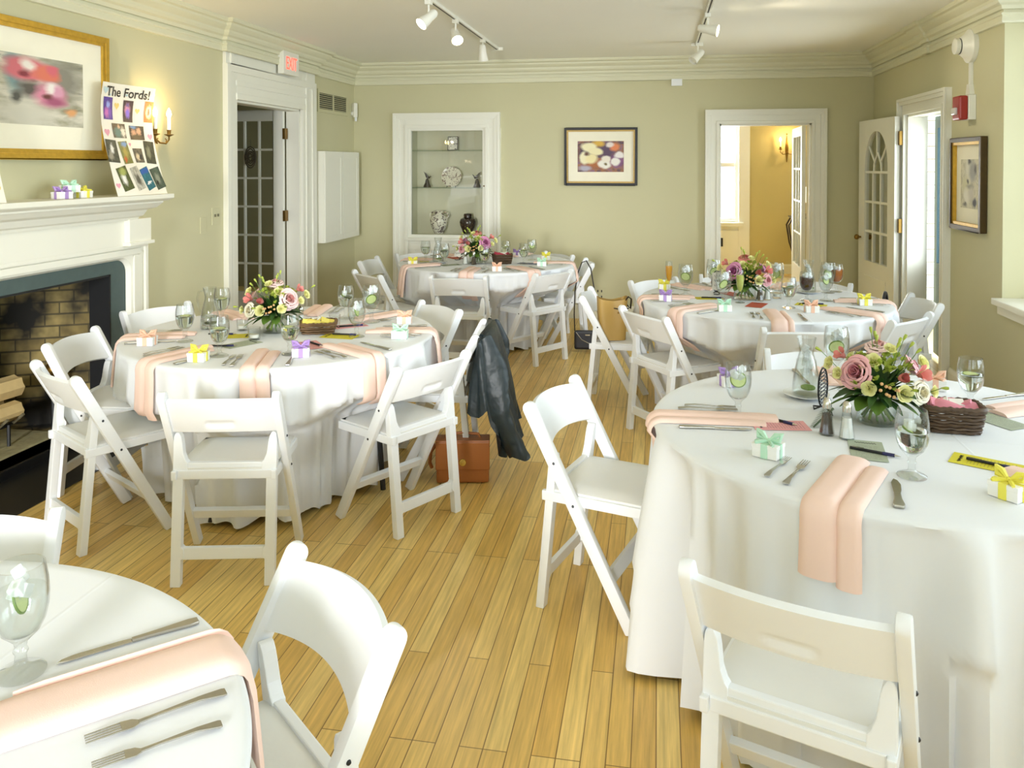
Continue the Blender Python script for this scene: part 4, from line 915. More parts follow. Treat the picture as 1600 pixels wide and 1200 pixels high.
def easel(label, loc, rz, withcard=True):
    t = thing('card_easel', label, 'card stand', loc, rz); mb = MB()
    W_, H_ = .045, .135
    ov = [(W_ * cos(2 * pi * k / 28), 0, .085 + H_ * .5 * sin(2 * pi * k / 28)) for k in range(28)]; mb.tube(ov, .0032, 6, True)
    mb.build('oval_frame', BLACK, t, smooth=True); mb = MB()
    for k in range(-4, 5):
        z = .085 + k * .013; h = W_ * sqrt(max(0, 1 - ((z - .085) / (H_ / 2)) ** 2)); mb.tube([(-h, 0, z - .006), (h, 0, z + .006)], .0018, 5); mb.tube([(-h, 0, z + .006), (h, 0, z - .006)], .0018, 5)
    mb.build('lattice', BLACK, t)
    mb = MB(); mb.tube([(0, 0, .02), (0, -.03, .003), (-.035, -.045, .0035), (-.045, -.02, .0035)], .003, 6); mb.tube([(0, 0, .02), (0, .03, .003), (.035, .045, .0035), (.045, .02, .0035)], .003, 6); mb.build('scroll_foot', BLACK, t, smooth=True)
    if withcard:
        f = MB().box(-.05, .05, -.012, -.009, .03, .145).build('white_card', PAPERW, t); mb = MB()
        for j in range(3): mb.tube([(-.035 + .07 * k / 14, -.0128, .12 - .03 * j + .008 * sin(k * 1.6 + j)) for k in range(15)], .0012, 4)
        mb.build('ink_drawing', INK, f)
    return t
easel('black lattice oval stand beside the pepper shaker, front table', (.570, 2.985, ZT), radians(60), False)
fern = MB(); rnd = random.Random(4)
for k in range(26):
    f = k / 25; b = Vector((-.09 * f, -.02 * f, .006 + .05 * (1 - f))); 
    for s in (-1, 1): leaf_mb(fern, b, (-.5, s, .1), .03 * (1 - .6 * f), .0022, .1)
fern.tube([(0, 0, .06), (-.045, -.01, .03), (-.09, -.02, .006)], .0012, 5)
o = fern.build('fern_sprig', LEAF, None, smooth=True, loc=(.575, 2.86, ZT - .004), rot=(0, 0, .5)); tag(o, 'feathery fern sprig drooping onto the cloth behind the shakers', 'leaf')
# cropped near table
setting('T1', 44, 'the camera edge', r0=.40, w=.14, over=.16, split=.98, knife=.13, forks=(-.115, -.185), rc=.63)
gl('stand', -1.062, 1.203, 'tall water goblet cut by the frame, cropped near table', 2.2); gl('lime', -1.03, .99, 'goblet with lime at the very corner, cropped near table', 1.9)
# fireplace table
FP = [(-158, 'the peach-ribbon box nearest the firebox'), (-112, 'the yellow-ribbon box'), (-73, 'the near edge goblet'), (-34, 'the lilac-ribbon box'), (12, 'the mint-ribbon box'), (55, 'the peach-ribbon box at the aisle'), (98, 'the back edge'), (143, 'the handled carafe')]
for a, r in FP: setting('T2', a, r, split=.55, over=.18 if a not in (-112, -73) else .2)
card('yellow', 'yellow card behind the paired goblets, fireplace table', (-2.10, 3.78, ZT), radians(-70)); pen((-2.17, 3.80, ZT + .001), radians(10), 'pen on the yellow card nearest the firebox'); card('sage', 'grey card beside the tealight cup, fireplace table', (-1.97, 3.62, ZT), radians(-30)); pen((-2.03, 3.55, ZT + .001), radians(15), 'pen across the grey card, fireplace table')
card('pink', 'pink card at the bouquet foot, fireplace table', (-1.63, 3.66, ZT), radians(40)); pen((-1.60, 3.66, ZT + .001), radians(-35), 'pen on the pink card, fireplace table'); card('yellow', 'yellow card in front of the bread basket, fireplace table', (-1.57, 3.87, ZT), radians(85)); pen((-1.55, 3.90, ZT + .001), radians(2), 'pen on the yellow card by the bread basket')
card('pink', 'pink card behind the bread basket, fireplace table', (-1.62, 4.13, ZT), radians(130)); pen((-1.6, 4.12, ZT + .001), radians(30), 'pen on the pink card behind the bread basket')
for k, x, y, l in (('clear', -2.269, 3.626, 'goblet nearest the mantel end, fireplace table'), ('clear', -1.941, 3.374, 'goblet in front of the tealight cups, fireplace table'), ('clear', -1.646, 3.465, 'goblet in front of the bouquet, fireplace table'), ('lime', -1.723, 4.334, 'goblet with lime at the back edge, fireplace table'), ('stand', -1.483, 3.875, 'goblet beside the bread basket, fireplace table'), ('ice', -1.543, 4.253, 'iced goblet behind the bread basket goblet, fireplace table'), ('clear', -2.36, 4.13, 'goblet beside the handled carafe, fireplace table')):
    gl(k, x, y, l, x * 3)
o = carafe_proto('clear handled water carafe at the back of the fireplace table', True, .06); o.location = (-2.326, 3.949, ZT); o.rotation_euler = (0, 0, .4); o['group'] = 'water carafes'
votive('tealight cup nearest the near goblet, fireplace table', (-1.958, 3.727, ZT)); votive('tealight cup beside the sage card, fireplace table', (-2.13, 3.93, ZT)); votive('tealight cup behind the bread basket, fireplace table', (-1.70, 4.12, ZT))
basket('brown wicker basket with pale yellow cloth on the fireplace table', (-1.72, 3.95, ZT), radians(20), YELN, .09, .07, .05, WICK2, True)
FW = {'main': PALE, 'main2': PALE, 'l': LISI, 't': CORAL, 'c': CORAL, 'p': CREAM}
bouquet('airy bouquet of pale pink and cream blooms, fireplace table', (-1.942, 3.93, ZT), view(-1.942, 3.93), 1.0, FW, -1)
fav('peach', -2.406, 3.529, .2, 'favor box with peach ribbon nearest the firebox'); fav('yellow', -1.988, 3.28, .1, 'favor box with yellow ribbon at the near edge, fireplace table'); fav('purple', -1.581, 3.439, .4, 'favor box with lilac ribbon, fireplace table'); fav('mint', -1.26, 3.885, .1, 'favor box with mint ribbon, fireplace table'); fav('peach', -1.353, 4.251, .2, 'favor box with peach ribbon at the aisle side, fireplace table')
put('salt', None, (-1.86, 4.05, ZT), 0, 'glass salt shaker behind the bouquet, fireplace table', 'salt shakers')
# display alcove table
for a, r in ((-141, 'the yellow-ribbon box by the cabinet'), (-90, 'the near edge'), (-48, 'the pink-ribbon box'), (2, 'the aisle edge'), (178, 'the cabinet end'), (137, 'the white sketch card'), (70, 'the crimson basket')): setting('T3', a, r, split=.6)
card('sage', 'grey card beside the carafe, display alcove table', (-1.75, 6.80, ZT), radians(-50)); card('blue', 'slate blue card under the paired goblets, alcove table', (-1.11, 7.02, ZT), radians(80)); card('orange', 'coral card behind the alcove table carafe', (-1.85, 7.33, ZT), radians(40)); card('yellow', 'yellow card at the cabinet end, display alcove table', (-2.0, 7.02, ZT), radians(-80))
for k, x, y, l in (('clear', -2.04, 7.03, 'goblet beside the carafe, cabinet side, alcove table'), ('lime', -1.805, 6.79, 'goblet in front of the carafe, alcove table'), ('lime', -1.41, 6.61, 'goblet with lime in front of the crimson basket'), ('clear', -1.337, 7.16, 'goblet behind the crimson basket, alcove table'), ('clear', -1.141, 6.97, 'nearer of the paired goblets at the aisle end, alcove table'), ('stand', -1.12, 7.29, 'further of the paired goblets at the aisle end, alcove table')): gl(k, x, y, l, x * 5)
put('carafe', None, (-1.90, 6.94, ZT + .008), .5, 'water carafe on the display alcove table', 'water carafes'); put('saucer', None, (-1.90, 6.94, ZT), 0, 'white saucer under the carafe, display alcove table', 'saucers')
put('salt', None, (-1.64, 6.88, ZT), 0, 'glass salt shaker, display alcove table', 'salt shakers'); put('pepper', None, (-1.56, 6.86, ZT), 0, 'glass pepper shaker, display alcove table', 'pepper shakers')
basket('dark wicker basket with crimson cloth on the display alcove table', (-1.335, 6.99, ZT), radians(12), REDN, .085, .06, .075, WICK)
FD = {'main': MAUVE, 'main2': CORAL, 'l': LISI, 't': CORAL, 'c': CORAL, 'p': PINK}
bouquet('bouquet of mauve and coral blooms on the display alcove table', (-1.56, 7.0, ZT), view(-1.56, 7.0), 1.05, FD, -1, .0, 1.0, False)
easel('black easel holding a white sketch card, display alcove table', (-1.77, 7.20, ZT), radians(20))
fav('yellow', -2.07, 6.74, .2, 'favor box with yellow ribbon by the wall cabinet, alcove table'); fav('peach', -1.284, 6.49, .2, 'favor box with peach ribbon at the near edge, alcove table'); fav('mint', -.97, 6.87, .1, 'favor box with mint ribbon at the aisle end, alcove table'); fav('yellow', -.995, 7.32, .1, 'favor box with yellow ribbon at the far aisle end, alcove table')
fav('purple', -1.30, 7.55, .1, 'favor box against the alcove casing, alcove table')
# doorway table
for a, r in ((-173, 'the lilac-ribbon box'), (-136, 'the mint-ribbon box'), (-89, 'the coral card'), (-41, 'the plain white box'), (0, 'the iced tea'), (135, 'the orange juice'), (107, 'the doorway casing'), (71, 'the carafe')): setting('T4', a, r, split=.6 if a != -89 else .75)
card('yellow', 'yellow card beside the lime juice flute, doorway table', (.33, 5.40, ZT), radians(-80)); pen((.35, 5.40, ZT + .001), radians(5), 'pen on the yellow card, doorway table'); card('orange', 'coral card at the vase foot, doorway table', (.60, 5.19, ZT), radians(-20)); card('yellow', 'yellow card between cola and goblets, doorway table', (.93, 5.25, ZT), radians(70)); card('orange', 'coral card behind the pepper shaker, doorway table', (.49, 5.60, ZT), radians(30)); pen((.95, 5.27, ZT + .001), radians(0), 'pen on the yellow card by the cola')
for k, x, y, l in (('ice', .182, 5.48, 'iced goblet beside the orange juice flute'), ('ice', .40, 5.17, 'goblet behind the mint-ribbon box, doorway table'), ('ice', .383, 5.80, 'goblet at the back edge by the easel, doorway table'), ('ice', .787, 5.70, 'goblet directly behind the bouquet, doorway table'), ('lime', .779, 5.12, 'goblet with lime in front of the cola'), ('stand', 1.051, 5.43, 'goblet with a cucumber round facing us, beside the cola'), ('ice', 1.13, 5.77, 'iced goblet between carafe and iced tea'), ('cola', .931, 5.41, 'stemmed glass of dark cola with ice'), ('tea', 1.194, 5.83, 'stemmed glass of amber iced tea')): gl(k, x, y, l, .9 if k == 'stand' else x * 4)
o = flute_proto('champagne flute of orange juice on the doorway table', OJ); o.location = (.077, 5.654, ZT); o = flute_proto('champagne flute of pale lime juice in front of the bouquet', LEMON); o.location = (.508, 5.261, ZT)
put('carafe', None, (.999, 5.739, ZT + .008), 1, 'iced water carafe on the doorway table', 'water carafes'); put('saucer', None, (.999, 5.739, ZT), 0, 'white saucer under the doorway table carafe', 'saucers')
votive('tealight cup beside the salt, doorway table', (.761, 5.49, ZT)); put('salt', None, (.69, 5.40, ZT), 0, 'glass salt shaker, doorway table', 'salt shakers'); put('pepper', None, (.64, 5.36, ZT), 0, 'glass pepper shaker, doorway table', 'pepper shakers')
bouquet('bouquet of mauve rose and coral blooms on the doorway table', (.556, 5.43, ZT), view(.556, 5.43), 1.05, FD, 1, .0, 1.0, False)
easel('black easel beside the bouquet, doorway table', (.39, 5.60, ZT), radians(40))
fav('yellow', .047, 5.73, .1, 'favor box with yellow ribbon beside the orange juice'); fav('purple', .05, 5.25, -.1, 'favor box with lilac ribbon, doorway table'); fav('mint', .39, 4.95, .1, 'favor box with mint ribbon, doorway table'); fav('peach', .888, 5.0, .1, 'favor box at the near edge, doorway table'); fav('yellow', 1.254, 5.31, .1, 'favor box with yellow ribbon at the side door end, doorway table')
# ------------------------------------------------------------------ fireplace
fp = thing('fireplace', 'white mantelpiece and black slate fireplace along the near wall', 'fireplace', (XL, 3.6, 0))
MW = M('mantel_white_paint', 'EDEBDD', .42, var=.01)
def L(mb, y0, y1, o0, o1, z0, z1): return mb.box(o0, o1, y0, y1, z0, z1)   # local: x = out from the wall, y along it from the middle
# shelf: stepped cornice with mitred returns
half = 1.14
prof = [(0, 1.285), (.10, 1.285), (.105, 1.30), (.125, 1.31), (.14, 1.335), (.145, 1.345), (.19, 1.36), (.215, 1.385), (.222, 1.39), (.222, 1.40), (.245, 1.403), (.27, 1.415), (.275, 1.42), (.275, 1.445), (.0, 1.445)]
n = len(prof); vs = []
for s in (-1, 1):
    for o, z in prof: vs.append((o, s * (half - .16 + o * .68), z))
mb = MB().add(vs, [(i, i + 1, n + i + 1, n + i) for i in range(n - 1)] + [tuple(range(n))[::-1], tuple(range(n, 2 * n))]); mb.build('mantel_shelf', MW, fp)
L(MB(), -1.06, 1.06, 0, .0745, 1.127, 1.286).build('frieze', MW, fp, bevel=.004)
for s in (-1, 1):
    m_ = MB(); y = s * 1.06; L(m_, y - .11, y + .11, 0, .11, 1.145, 1.29); m_.build('corner_block', MW, fp, bevel=.004)
    m_ = MB(); L(m_, y - .125, y + .125, 0, .125, 1.125, 1.147); m_.build('block_moulding', MW, fp, bevel=.004)
    m_ = MB(); yo = s * 1.11; L(m_, min(yo, s * 1.19), max(yo, s * 1.19), 0, .048, 0, 1.126); L(m_, min(s * 1.062, s * 1.131), max(s * 1.062, s * 1.131), 0, .062, 0, 1.058); L(m_, min(s * 1.168, s * 1.2), max(s * 1.168, s * 1.2), 0, .0685, 0, 1.127); m_.build('pilaster', MW, fp, bevel=.005)
m_ = MB(); L(m_, -1.17, 1.17, 0, .055, 1.075, 1.13); L(m_, -1.13, 1.13, 0, .065, 1.06, 1.10); L(m_, -1.19, 1.19, 0, .075, 1.105, 1.13); m_.build('architrave', MW, fp, bevel=.005)
# rounded inner bead round the slate
def rrect(hw, top, r, n=8): return [(-hw, 0)] + [(-hw, top - r)] + [(-hw + r - r * cos(radians(90 * k / n)), top - r + r * sin(radians(90 * k / n))) for k in range(1, n + 1)] + [(hw - r + r * sin(radians(90 * k / n)), top - r + r * cos(radians(90 * k / n))) for k in range(0, n + 1)] + [(hw, 0)]
A = rrect(1.08, 1.085, .10); B = rrect(1.045, 1.05, .09); C_ = rrect(1.03, 1.035, .085)
def ringmesh(P, Q, o0, o1):
    n = len(P); vs = [(o0, y, z) for y, z in P] + [(o1, y, z) for y, z in Q]; return MB().add(vs, [(i, i + 1, n + i + 1, n + i) for i in range(n - 1)])
mb = ringmesh(rrect(1.10, 1.10, .02), A, .06, .05); k = ringmesh(A, B, .058, .05); mb.add(k.v, k.f); k = ringmesh(B, C_, .05, .022); mb.add(k.v, k.f); mb.build('inner_bead', MW, fp, smooth=True)
D = rrect(.89, .955, .001); n = len(C_)
mb = ringmesh(C_, D, .02, .02); k = ringmesh(D, D, .02, -.10); mb.add(k.v, k.f); mb.build('slate_surround', SLATE, fp)
mb = MB()
for s in (-1, 1): L(mb, s * .885 - .006, s * .885 + .006, -.12, .02, .05, .955)
L(mb, -.89, .89, -.12, .02, .945, .957); mb.build('iron_edge', BLACK, fp)
# firebox: brick back, splayed sides, floor, smoke slope
mb = MB(); dpt = -.62; hb = .62
q = [(-.10, -.89), (dpt, -hb), (dpt, hb), (-.10, .89)]
vs = [(x, y, .05) for x, y in q] + [(x, y, 1.05) for x, y in q]; mb.add(vs, [(0, 1, 5, 4), (1, 2, 6, 5), (2, 3, 7, 6), (0, 3, 2, 1), (4, 5, 6, 7)])
mb.build('firebox', BRICK, fp)
mb = MB(); mb.add([(dpt + .005, -.35, .40), (dpt + .005, .15, .40), (-.22, .05, 1.04), (-.22, -.5, 1.04), (dpt + .005, -.35, 1.04), (dpt + .005, .15, 1.04)], [(0, 1, 2, 3), (1, 5, 2), (0, 3, 4)]); mb.build('smoke_slope', M('grey_firebrick', '7B7F76', .9, var=.2), fp)
L(MB(), -.62, .62, -.60, -.12, .05, .062).build('ash_bed', M('pale_ash', 'A89F76', .95, var=.3, scale=14, bump=.5, bscale=20), fp)
L(MB(), -1.08, 1.08, 0, .40, -.02, .003).build('hearth_slab', HEARTH, fp, bevel=.004); L(MB(), -.88, .88, -.12, .02, .0, .05).build('hearth_step', HEARTH, fp)
# log grate, andiron, logs
gt = thing('fire_grate', 'black iron log grate standing in the firebox', 'grate', (XL - .33, 3.72, .062)); mb = MB()
for k in range(6): y = -.28 + .112 * k; mb.tube([(-.18, y, .19), (-.16, y, .12), (.10, y, .12), (.16, y, .17)], .009, 6)
mb.build('bars', M('scaled_iron', '6E664C', .7, var=.3), gt, smooth=True); mb = MB()
for y in (-.24, .24):
    for x in (-.14, .1): mb.tube([(x, y, .12), (x, y, 0)], .010, 6)
mb.tube([(-.12, -.30, .115), (-.12, .30, .115)], .009, 6); mb.tube([(.09, -.30, .115), (.09, .30, .115)], .009, 6); mb.build('legs', BLACK, gt, smooth=True)
an = thing('andiron', 'brass ball-topped andiron behind the chairs in the firebox', 'andiron', (XL - .16, 4.22, .05)); MB().tube([(0, 0, .0), (0, 0, .34)], .014, 8).build('post', BLACK, an, smooth=True); MB().sphere((0, 0, .385), .045, 16, 10).build('finial', BRASS, an, smooth=True)
LOGW = M('split_log_wood', 'D8BE86', .8, var=.15, scale=20); BARK = M('log_bark', '8F7A50', .9, var=.3, scale=20)
for i, (x, z, r, dy, yaw) in enumerate(((-.05, .195, .062, .0, .10), (.07, .185, .05, -.03, -.06), (.0, .30, .06, .03, -.12))):
    t = thing('fire_log', ('large split log at the back of the grate', 'thinner split log at the front of the grate', 'split log lying on top of the two others')[i], 'log', (XL - .33 + x, 3.74 + dy, .062 + z), yaw, 'logs on the fire grate')
    n = 14; rr = [r * (1 + .10 * sin(3 * k + i)) for k in range(n)]
    mb = MB(); vs = [(rr[k] * cos(2 * pi * k / n), y, rr[k] * sin(2 * pi * k / n)) for y in (-.30, .0, .32) for k in range(n)]; mb.add(vs, [(j * n + k, j * n + (k + 1) % n, (j + 1) * n + (k + 1) % n, (j + 1) * n + k) for j in range(2) for k in range(n)]); mb.build('bark', LOGW if i != 1 else LOGW, t, smooth=True)
    for y in (-.301, .321): MB().add([(rr[k] * cos(2 * pi * k / n), y, rr[k] * sin(2 * pi * k / n)) for k in range(n)], [tuple(range(n))]).build('cut_end', M('log_end_grain', 'B08E55', .8, var=.25, scale=40) if 'log_end_grain' not in bpy.data.materials else bpy.data.materials['log_end_grain'], t)
# ------------------------------------------------------------------ framed pictures
def frame_on(w, a0, a1, z0, z1, fw, mw, label, art, outer=GOLD, inner=GOLD, dep=.03, name='framed_picture', tilt=0, mats=MATB):
    f = WALLS[w]; ac, zc = (a0 + a1) / 2, (z0 + z1) / 2; loc = f(ac, 0.0, zc); rz = {'back': 0, 'left': pi / 2, 'right': -pi / 2}[w]
    t = thing(name, label, 'picture', loc, rz); hw, hh = (a1 - a0) / 2, (z1 - z0) / 2   # local x along the wall to the right, -y out
    mb = MB()
    def ring(h1, v1, h2, v2, y0, y1):
        mb.box(-h1, -h2, y0, y1, -v1, v1); mb.box(h2, h1, y0, y1, -v1, v1); mb.box(-h2, h2, y0, y1, v2, v1); mb.box(-h2, h2, y0, y1, -v1, -v2)
    ring(hw, hh, hw - fw * .6, hh - fw * .6, -dep, -.002); mb.build('frame', outer, t, bevel=.004); mb = MB()
    ring(hw - fw * .55, hh - fw * .55, hw - fw, hh - fw, -dep * .8, -.002); mb.build('frame_lip', inner, t, bevel=.002)
    MB().box(-hw + fw * .9, hw - fw * .9, -.010, -.006, -hh + fw * .9, hh - fw * .9).build('mat_board', mats, t)
    pw, ph = hw - fw - mw[0], hh - fw - mw[1]
    MB().box(-pw, pw, -.0115, -.0085, -ph, ph).build('painting', art, t, uv=lambda c: ((c.x + pw) / (2 * pw), (c.z + ph) / (2 * ph)))
    return t
art1 = paint('loose_pink_poppy_watercolour', ['6E7466', 'A9A58C', 'C9C5B4', 'E2DCCB', '8E8F80'], [(.57 + .43 * x, y, .43 * rx, ry, c, q) for x, y, rx, ry, c, q in [(.18, .75, .10, .3, '7E9A9C', .4), (.75, .7, .25, .3, '8C897C', .5), (.3, .15, .3, .18, 'CFCBBB', .5), (.32, .80, .26, .17, 'D9747E', .25), (.33, .86, .08, .08, 'F0E6DC', .5), (.30, .74, .07, .045, '8A3540', .5), (.55, .76, .16, .12, 'E07A62', .3), (.62, .82, .08, .07, 'D96A78', .4), (.33, .52, .12, .11, '5C5650', .5), (.58, .46, .20, .17, 'D78AA0', .3), (.60, .55, .10, .08, 'F1E9E4', .4), (.68, .50, .07, .09, 'DDA0B8', .4), (.62, .36, .12, .07, 'A85878', .5), (.55, .43, .06, .04, '6E3B3A', .5), (.84, .22, .08, .06, 'E0A46E', .4), (.2, .40, .06, .09, '55544E', .5)]] + [(.12, .7, .10, .16, 'D9747E', .3), (.30, .45, .10, .15, 'D78AA0', .3), (.4, .8, .08, .12, 'E07A62', .3)], .10, 6, 1.3)
frame_on('left', 2.60, 4.485, 1.66, 2.40, .055, (.16, .13), 'large gold-framed watercolour of pink poppies above the mantel', art1)
art2 = paint('white_magnolia_watercolour', ['3F3440', '6B5460', 'A2724E', '8E6C86', '54435C'], [(.2, .6, .2, .3, '4A3A4E', .4), (.62, .7, .2, .25, '5B4660', .4), (.45, .25, .3, .15, 'B06A3C', .4), (.85, .35, .15, .2, '8A5A88', .4), (.45, .92, .12, .1, 'DDB24A', .4), (.25, .80, .17, .14, 'F6EFC4', .2), (.40, .66, .16, .12, 'F4EBBE', .2), (.16, .45, .12, .20, 'F3ECC8', .2), (.30, .42, .13, .16, 'F2E6B0', .25), (.20, .58, .05, .06, '6A4A38', .5), (.58, .25, .14, .14, 'F3EFE6', .2), (.62, .42, .10, .12, 'EFE8DA', .2), (.82, .33, .09, .13, 'F2EEE8', .2), (.80, .80, .10, .12, 'E58A58', .3), (.90, .55, .10, .10, 'F0EAE8', .25), (.60, .24, .04, .04, '7A6A3A', .4), (.15, .12, .12, .08, 'B9B4C4', .4), (.70, .88, .08, .08, 'EDE0D8', .3)], .10, 5, 2.1)
frame_on('back', -.977, -.209, 1.412, 2.02, .042, (.10, .10), 'black and gold framed magnolia picture on the back wall', art2, BLACK, GOLD2)
art3 = paint('grey_lily_watercolour', ['C9C3A6', 'D9D4BC', 'B9B49A', 'E0DCCB'], [(.45, .75, .16, .3, 'DDD9C8', .4), (.7, .75, .2, .2, '9C9A94', .4), (.3, .45, .2, .2, 'CFCBA8', .4), (.52, .95, .1, .05, '4A4744', .5), (.85, .8, .06, .1, '56524E', .5), (.42, .55, .05, .04, '4E4A38', .5), (.55, .45, .2, .05, '8F8B7C', .5), (.35, .25, .18, .15, 'E4E0D0', .4), (.82, .13, .10, .09, '3F4148', .4), (.25, .07, .12, .04, '6A665C', .5), (.62, .3, .14, .12, 'C4BFB2', .5)], .14, 5, .7)
frame_on('right', 5.77, 6.35, 1.18, 1.817, .05, (.085, .10), 'gold-framed grey lily picture beside the side door', art3, DKGOLD, GOLD, .045)
# ------------------------------------------------------------------ photo posters on the mantel
def poster(label, yb, yt, w, z0, z1, photos, title, hearts):
    t = thing('photo_poster', label, 'poster', (XL, 0, 0)); H_ = z1 - z0
    def Sf(u, v, off=0.0):      # u along the wall 0..1, v up 0..1
        fwd = .235 - .15 * (1 - (1 - v) ** 2.4) + .010 * sin(v * 6 + .6) + .012 * sin(u * 5 + v * 3) + .02 * (1 - v) ** 4
        y = yb + (yt - yb) * v + w * u; y += .012 * sin(v * 5)
        return (fwd + off, y, z0 + H_ * v)
    n, m = 15, 31; mb = MB(); mb.grid(lambda u, v: Sf(u, v), n, m); k = MB(); k.grid(lambda u, v: Sf(u, v, -.0012), n, m); mb.add(k.v, k.f); mb.build('sheet', PAPERW, t, smooth=True, flat_ang=60)
    for (u0, v0, w_, h_, sh, base, bl) in photos:
        k = MB(); f = lambda a, b: Sf(u0 + w_ * a + sh * (b - .5), v0 + h_ * b - sh * .5 * (a - .5), .0016); k.grid(f, 4, 5)
        art = paint('snapshot', base, bl, .3, 6, u0 * 9 + v0 * 5); o = k.build('photo', art, t, smooth=True)
        l = o.data.uv_layers.new(name='UVMap')
        for p in o.data.polygons:
            for li in p.loop_indices: vi = o.data.loops[li].vertex_index; l.data[li].uv = ((vi % 4) / 3, (vi // 4) / 4)
    if title:
        vs, fs = text_mesh(title, 1.0); x1 = max(v[0] for v in vs); wd = .80
        k = MB().add([Sf(.10 + v[0] / x1 * wd, .885 + v[1] * .12, .002) for v in vs], fs); k.build('lettering', INK, t)
    for (u0, v0, s, c) in hearts:
        pts = [(u0 + s * 16 * sin(a) ** 3 / 16 / w * .5, v0 + s * (13 * cos(a) - 5 * cos(2 * a) - 2 * cos(3 * a) - cos(4 * a)) / 16 / H_ * .5) for a in [2 * pi * q / 24 for q in range(24)]]
        MB().add([Sf(a, b, .0018) for a, b in pts], [tuple(range(24))]).build('paper_heart', c, t)
    return t
HB = M('pale_blue_paper', 'BFD6DC', .7); HP = M('pink_paper', 'E6A3B6', .7); RG = M('gold_rings_paper', 'E9CF7C', .6)
ph = [(.05, .67, .19, .20, 0, ['2A1A6A', '4A2AA0', '3A2080'], [(.5, .65, .2, .15, '8FA0E8', .4), (.35, .3, .25, .2, 'C86AC0', .5), (.7, .35, .15, .2, '7A4AC0', .5)]), (.46, .66, .18, .20, 0, ['2A1420', '3A2030'], [(.45, .6, .25, .25, 'D08AB0', .4), (.5, .4, .2, .2, '8A6AE0', .4), (.45, .8, .15, .1, '6A5A9A', .4)]), (.84, .67, .16, .20, 0, ['D8702A', 'E0803A', 'C86020'], [(.5, .5, .3, .3, 'F3E0B0', .2), (.5, .5, .12, .16, '7A5A3A', .3)]),
 (.20, .51, .28, .13, 0, ['3A3426', '5A4A34'], [(.5, .75, .1, .15, 'E0B898', .4), (.4, .35, .3, .35, '4F7A78', .4), (.8, .4, .15, .35, 'E8E0D4', .4)]), (.56, .50, .27, .13, 0, ['4A4030', '2E2A22'], [(.3, .5, .16, .25, 'D0A080', .4), (.65, .6, .14, .25, 'D8A888', .4), (.5, .15, .4, .2, '6A5A40', .4), (.3, .9, .2, .1, '6A90C0', .4)]),
 (.0, .29, .20, .20, .02, ['34362C', '55584A'], [(.5, .6, .15, .2, 'E8E6E0', .4), (.3, .3, .2, .2, '9A9484', .4)]), (.26, .28, .20, .20, -.02, ['8A8A4A', '6A6A34'], [(.6, .85, .3, .12, '7FA0D0', .3), (.5, .5, .25, .25, 'B0A050', .4), (.3, .2, .15, .12, 'C8602A', .4)]), (.54, .29, .19, .13, 0, ['4A463C', '7A7260'], [(.4, .4, .2, .25, 'D8C8A8', .4), (.7, .4, .15, .2, '2A2A2A', .4)]), (.78, .28, .18, .21, .02, ['3A3C30', '5A5A44'], [(.4, .5, .2, .25, '8A8A70', .4)]),
 (.10, .05, .19, .20, -.06, ['3E4426', '5F6A34'], [(.4, .5, .2, .25, 'F0EEE8', .4), (.5, .8, .3, .15, 'A8B060', .4)]), (.36, .05, .18, .20, -.05, ['D8D6CC', '8A8878'], [(.5, .45, .25, .25, '5A584E', .4)]), (.58, .05, .19, .19, -.07, ['2A7A88', '1F6070', '3A8A98'], [(.5, .85, .5, .12, '2A5AB0', .3), (.5, .3, .3, .06, 'F0F0F0', .3)]), (.80, .05, .19, .19, -.06, ['3A423A', '5A6A58'], [(.5, .5, .2, .25, '8A9080', .4), (.3, .3, .1, .1, '1E1E1E', .4)])]
poster('tall curling photo poster lettered in black beside the brass sconce', 4.235, 4.355, .50, 1.447, 2.125, ph, 'The Fords!', [(.08, .93, .05, HB), (.17, .89, .022, HB), (.50, .905, .02, HB), (.96, .93, .045, HB), (.08, .555, .05, HP), (.93, .535, .045, HP), (.51, .455, .026, HP), (.05, .09, .035, HP), (.33, .80, .05, RG), (.72, .77, .04, RG)])
poster('second curling poster cut off by the picture edge, on the mantel', 2.93, 3.03, .50, 1.447, 2.2, ph[3:7], None, [(.93, .09, .04, RG), (.90, .6, .03, HP)])
# ribboned gift boxes on the mantel
for i, (y, z, c, rz) in enumerate(((3.90, 1.446, 'purple', 1.4), (4.06, 1.446, 'yellow', 1.6), (3.985, 1.479, 'mint', 1.2))):
    put('fav' + c, lambda: favor_proto(c), (-3.16 - .02 * (i == 2), y, z), rz, ('lilac-ribboned box on the mantelpiece', 'yellow-ribboned box on the mantelpiece', 'mint-ribboned box stacked on the two mantelpiece boxes')[i], 'white favor boxes with ribbons')
for o in bpy.data.objects:
    if o.parent is None and 'mantelpiece' in str(o.get('label', '')) and o.get('category') == 'gift box': o.scale = (1.35, 1.35, 1.2)
